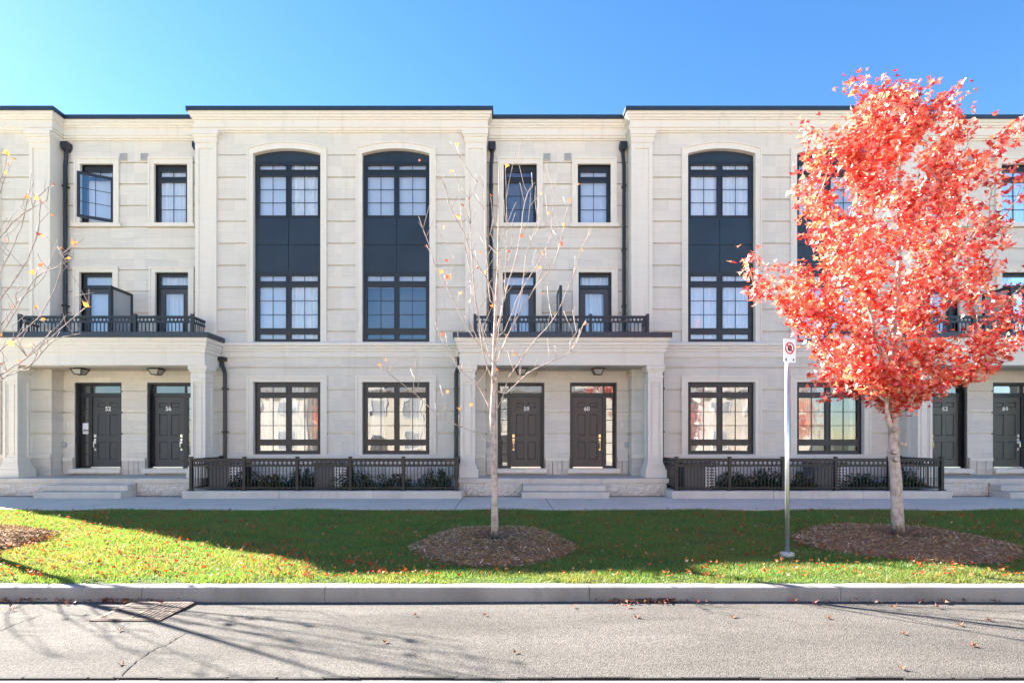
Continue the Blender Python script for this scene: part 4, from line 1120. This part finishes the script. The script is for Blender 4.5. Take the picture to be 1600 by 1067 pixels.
# --- bare tree at the left, its trunk just outside the frame
yL = 8.0; xL = -8.15
trunk = [Vector((xL+.02*math.sin(i), yL, gzn(xL, yL)+q)) for i, q in enumerate((0, .4, .8, 1.2, 1.6, 2.0, 2.5, 3.0, 3.6, 4.2, 4.9, 5.5))]
tr_r = [.085, .078, .074, .07, .066, .055, .046, .04, .032, .024, .015, .006]
root = empty('young_tree', trunk[0], 'bare young tree reaching in from the left edge with pale twigs', 'tree', 'street trees on the lawn')
LIMB = [
 ([(-40, 610), (0, 586), (53, 550), (107, 503), (139, 475)], -.3), ([(-45, 595), (0, 548), (60, 496), (90, 440), (97, 400)], .2), ([(-50, 540), (0, 468), (36, 418), (59, 363), (64, 310)], -.4),
 ([(-55, 500), (0, 425), (32, 357), (45, 300), (50, 270)], .3), ([(-50, 570), (0, 525), (53, 439), (89, 418), (114, 404)], -.1), ([(-35, 615), (0, 592), (46, 571), (85, 532), (125, 521)], .35),
 ([(-55, 450), (0, 372), (28, 340), (50, 325), (74, 312)], -.2), ([(-60, 420), (-20, 340), (0, 300), (12, 268)], .5), ([(-70, 560), (-60, 470), (-50, 380), (-45, 300)], .6),
 ([(-60, 600), (-20, 540), (30, 470), (70, 430), (90, 375)], .6), ([(-110, 600), (-160, 520), (-190, 420), (-200, 330)], .2), ([(-100, 560), (-130, 460), (-140, 350), (-138, 280)], -.4),
 ([(-120, 620), (-190, 570), (-240, 490), (-260, 420)], -.2), ([(-30, 620), (20, 580), (45, 577), (60, 545)], -.6)]
limbs_ = [[at(px, py, yL+dy*(q+1)/len(l)) for q, (px, py) in enumerate(l)] for l, dy in LIMB]
tips = []
for l, dy in LIMB:
    for q in range(14):
        b = random.randint(0, len(l)-2); t_ = random.random()
        px = l[b][0]+(l[b+1][0]-l[b][0])*t_; py = l[b][1]+(l[b+1][1]-l[b][1])*t_
        ln = random.uniform(18, 60)
        tips.append((at(px+ln*random.uniform(-.15, .6), py-ln*random.uniform(.6, 1), yL+dy*(b+1)/len(l)+random.gauss(0, .16)), 1.9))
nodes, par, ids = tree(root, trunk, tips, 1.0, .0037, .026, .52, (M['bark_grey'], M['bark_pale']), tr_r, up=.2, wob=.006, limbs_=limbs_)
P = np.array([tuple(nodes[i]+Vector((random.gauss(0, .04), random.gauss(0, .04), -.03))) for i in ids if random.random() < .2])
scatter('leaves', P, .10, M['orange_leaf'], root, LEAF, LEAF_F)
# --- red maple
yM = 8.2
tr_px = [(1404, 842), (1402, 800), (1400, 750), (1396, 705), (1397, 670), (1393, 620), (1392, 570), (1397, 510), (1403, 450), (1405, 390), (1404, 330), (1406, 260), (1408, 190)]
trunk = [at(px, py, yM) for px, py in tr_px]
tr_r = [.088, .080, .077, .074, .060, .052, .046, .040, .034, .028, .020, .013, .006]
root = empty('maple_tree', trunk[0], 'maple in full red autumn leaf on a mulch mound at the right', 'tree', 'street trees on the lawn')
# outline of the crown: py -> left and right reach in metres from the trunk line
prof = [(150, -.42, .34), (185, -.62, .72), (225, -1.12, 1.32), (280, -1.25, 1.75), (330, -1.36, 2.0), (395, -1.88, 2.2), (440, -1.95, 2.2), (490, -1.65, 2.0), (540, -1.15, 1.45), (580, -.90, .98), (610, -.62, .68), (634, -.25, .25)]
def reach(z, an):
    py = VY-(z-H)*FPX/yM
    for (p0, l0, r0), (p1, l1, r1) in zip(prof, prof[1:]):
        if p0 <= py <= p1:
            t_ = (py-p0)/(p1-p0); l, r = -(l0+(l1-l0)*t_), r0+(r1-r0)*t_; break
    else: return 0
    c_ = math.cos(an); side = (r*(1+c_)+l*(1-c_))/2
    return side*(1+.13*math.sin(3*an+z*2.2)+.10*math.sin(5*an-z*3.7))
tips = []
zlo, zhi = H+(VY-632)/FPX*yM, H+(VY-151)/FPX*yM
while len(tips) < 360:
    z = random.uniform(zlo, zhi); an = random.uniform(0, 2*math.pi); rm = reach(z, an)
    if rm <= 0: continue
    rr = rm*math.sqrt(random.uniform(.05, 1.0))
    tips.append((Vector((trunk[5].x+rr*math.cos(an), yM+rr*math.sin(an)*.72, z)), 2.0))
for px, py in [(1165, 405), (1172, 425), (1190, 440), (1180, 455), (1258, 190), (1262, 225), (1275, 215), (1330, 135), (1345, 130), (1362, 160), (1392, 150), (1455, 130), (1498, 140), (1480, 175), (1425, 165), (1590, 195), (1575, 215), (1268, 250), (1270, 330), (1290, 545), (1350, 612), (1300, 560), (1290, 620), (1340, 610), (1500, 585), (1540, 570), (1575, 540), (1590, 530), (1430, 625), (1470, 600), (1600, 470), (1630, 420), (1420, 640), (1560, 555)]:
    tips.append((at(px, py, yM+random.uniform(-.35, .35)), 1.9))
limbs_ = [[at(px, py, yM+dy*(q+1)/len(l)) for q, (px, py) in enumerate(l)] for l, dy in (
 ([(1392, 672), (1386, 640), (1384, 605), (1378, 560), (1360, 490), (1345, 420), (1340, 330), (1335, 250)], -.35), ([(1384, 628), (1370, 612), (1340, 590), (1300, 550)], -.5), ([(1400, 600), (1425, 570), (1455, 520), (1490, 470), (1540, 430)], -.3), ([(1402, 560), (1430, 500), (1460, 420), (1470, 330), (1480, 240)], .3), ([(1425, 625), (1445, 612), (1470, 600)], -.3))]
nodes, par, ids = tree(root, trunk, tips, .75, .006, .050, .55, (M['bark_pale'], M['bark_pale']), tr_r, up=.22, wob=.012, limbs_=limbs_)
kn = MB()
for px, py, ex in ((1403, 694, .05), (1394, 717, -.05), (1391, 706, -.06), (1391, 672, -.03)):
    c_ = at(px, py, yM); kn.tube([(c_.x, yM-.07, c_.z), (c_.x+ex*.4, yM-.125, c_.z+.012), (c_.x+ex*.45, yM-.135, c_.z+.014)], [.045, .034, .018], 10)
kn.build('knot', M['bark_pale'], root, smooth=True)
# leaves: clumps along the outer shoots
LP = []
ids_set = set(ids); nt_ = len(trunk); kids = {}
for i, p in enumerate(par): kids.setdefault(p, []).append(i)
for i in ids:
    j = i; step = 0
    while j >= nt_ and step < 5:
        m = (19, 16, 12, 7, 3)[step]
        for q in range(m):
            LP.append(tuple(nodes[j]+Vector((random.gauss(0, .085), random.gauss(0, .085), random.gauss(0, .075)))))
        j = par[j]; step += 1
P = np.array(LP)
# a sky-showing thinning of a few pockets
pk = np.sin(P[:, 0]*4.1+1)*np.sin(P[:, 2]*4.7+.5)*np.sin(P[:, 1]*3.3)
P = P[(pk < .45) & ((P[:, 2] > H+(VY-(640-45*np.abs(P[:, 0]-trunk[5].x))+rng.normal(0, 14, len(P)))/FPX*yM) | (np.abs(P[:, 0]-trunk[5].x) > .85))]
print('maple leaves', len(P))
lf_o = scatter('crown', P, .098, M['maple'], root, LEAF, LEAF_F, .72, .4, flat=True)

# ------------------------------------------------------------------ the far side of the street (seen only as reflections)
M['cream'] = stone_mat('cream_render', (.84, .77, .65), True, .1, .06)
M['shingle'] = simple('grey_shingle', (.24, .235, .23), .9, 0, .3, 6, .3)
sheet('far_road_edge', -60, 60, -40, -3.3, -.02, M['walk'])
for i in range(5):
    cx = -22+i*11.0; y0 = -17.
    t = empty('house', (cx, y0, 0), 'cream two-storey house with arched gable across the street, '+['first', 'second', 'third', 'fourth', 'fifth'][i]+' from the left', 'house', 'houses across the street')
    a = MB(); a.box(cx-4.8, cx+4.8, y0-9, y0, -.02, 6.2); a.prism(arch(cx-2, 2.4, 6.2, 6.9, .9), y0-.4, y0+.15); a.build('wall', M['cream'], t)
    a = MB(); n = len(a.v)
    a.v += [(cx-5.2, y0+.4, 6.2), (cx+5.2, y0+.4, 6.2), (cx+5.2, y0-9.4, 6.2), (cx-5.2, y0-9.4, 6.2), (cx-3, y0-4.5, 9.2), (cx+3, y0-4.5, 9.2)]
    a.f += [(0, 1, 5, 4), (1, 2, 5), (2, 3, 4, 5), (3, 0, 4), (3, 2, 1, 0)]; a.build('roof', M['shingle'], t)
    for wx, wz in ((-3, 1.2), (-3, 4), (0, 4), (3, 4), (3, 1.2)):
        a = MB(); a.ring(cx+wx-.6, cx+wx+.6, wz, wz+1.4, .12, y0+.001, y0+.06); w_ = a.build('window', M['white'], t)
        a = MB(); a.box(cx+wx-.6, cx+wx+.6, y0+.001, y0+.02, wz, wz+1.4); a.build('pane', M['frost'], w_)
    a = MB(); a.box(cx-.5, cx+.5, y0+.001, y0+.05, 0, 2.2); a.build('door', M['door_brown'], t)
for i, (cx, cy, mt, hh) in enumerate(((-4.5, -10, 'orange_leaf', 3.2), (-13, -11, 'orange_leaf', 5.0), (13.5, -11, 'maple', 4.6), (22, -11, 'orange_leaf', 5.5))):
    t = empty('autumn_tree', (cx, cy, 0), ['small orange', 'tall orange', 'red', 'far right orange'][i]+' autumn tree across the street', 'tree', 'trees across the street')
    a = MB(); a.tube([(cx, cy, -.05), (cx, cy, hh*.5), (cx, cy, hh*.9)], [.12, .08, .02], 8); a.build('trunk', M['bark_grey'], t)
    n = 2600; q = rng.normal(size=(n, 3)); q /= np.linalg.norm(q, axis=1)[:, None]; rr = rng.random(n)**.4
    P = np.array((cx, cy, hh*.65))+q*rr[:, None]*np.array((hh*.33, hh*.33, hh*.38))*(1+.2*np.sin(q[:, :1]*9))
    scatter('crown', P, .22, M[mt], t, LEAF, LEAF_F)

# ------------------------------------------------------------------ light, sky, camera
AZ, EL = R(-60.3), R(32.3)      # sun azimuth from +Y (to the left, behind the houses) and elevation
SUN = 5.0; SKY = .053; EXPO = 2.66
wd = bpy.data.worlds.new('World'); SC.world = wd; wd.use_nodes = True
k = N(wd.node_tree); wd.node_tree.nodes.clear()
sky = k.n('TexSky', sky_type='NISHITA'); sky.sun_disc = False; sky.sun_elevation = EL; sky.sun_rotation = AZ
sky.altitude = 100; sky.air_density = 1.0; sky.dust_density = .08; sky.ozone_density = 2.5
bg = k.n('Background'); bg.inputs[1].default_value = SKY; out = k.n('OutputWorld')
hs = k.n('HueSaturation'); hs.inputs['Hue'].default_value = .503; hs.inputs['Saturation'].default_value = 1.24; hs.inputs['Value'].default_value = 1.0
k.l(sky.outputs[0], hs.inputs['Color']); k.l(hs.outputs[0], bg.inputs[0]); k.l(bg.outputs[0], out.inputs[0])
sl = bpy.data.lights.new('sun', 'SUN'); sl.energy = SUN; sl.angle = R(.5); sl.color = (1, .94, .85)
so = bpy.data.objects.new('sun', sl); COL.objects.link(so)
dirv = Vector((math.sin(AZ)*math.cos(EL), math.cos(AZ)*math.cos(EL), math.sin(EL)))
so.rotation_euler = dirv.to_track_quat('Z', 'Y').to_euler(); so.location = dirv*60
cam = bpy.data.cameras.new('camera'); co = bpy.data.objects.new('camera', cam); COL.objects.link(co)
co.location = (0, 0, H); co.rotation_euler = (R(90), 0, 0)
cam.sensor_width = 36; cam.lens = 36*FPX/1600; cam.shift_x = (800-VX)/1600; cam.shift_y = (VY-533.5)/1600
cam.clip_end = 2000; cam.clip_start = .05
SC.camera = co
vs = SC.view_settings; vs.view_transform = 'Standard'; vs.look = 'None'; vs.gamma = 1; vs.exposure = EXPO; vs.use_curve_mapping = False
SC.cycles.max_bounces = 8; SC.cycles.transparent_max_bounces = 12
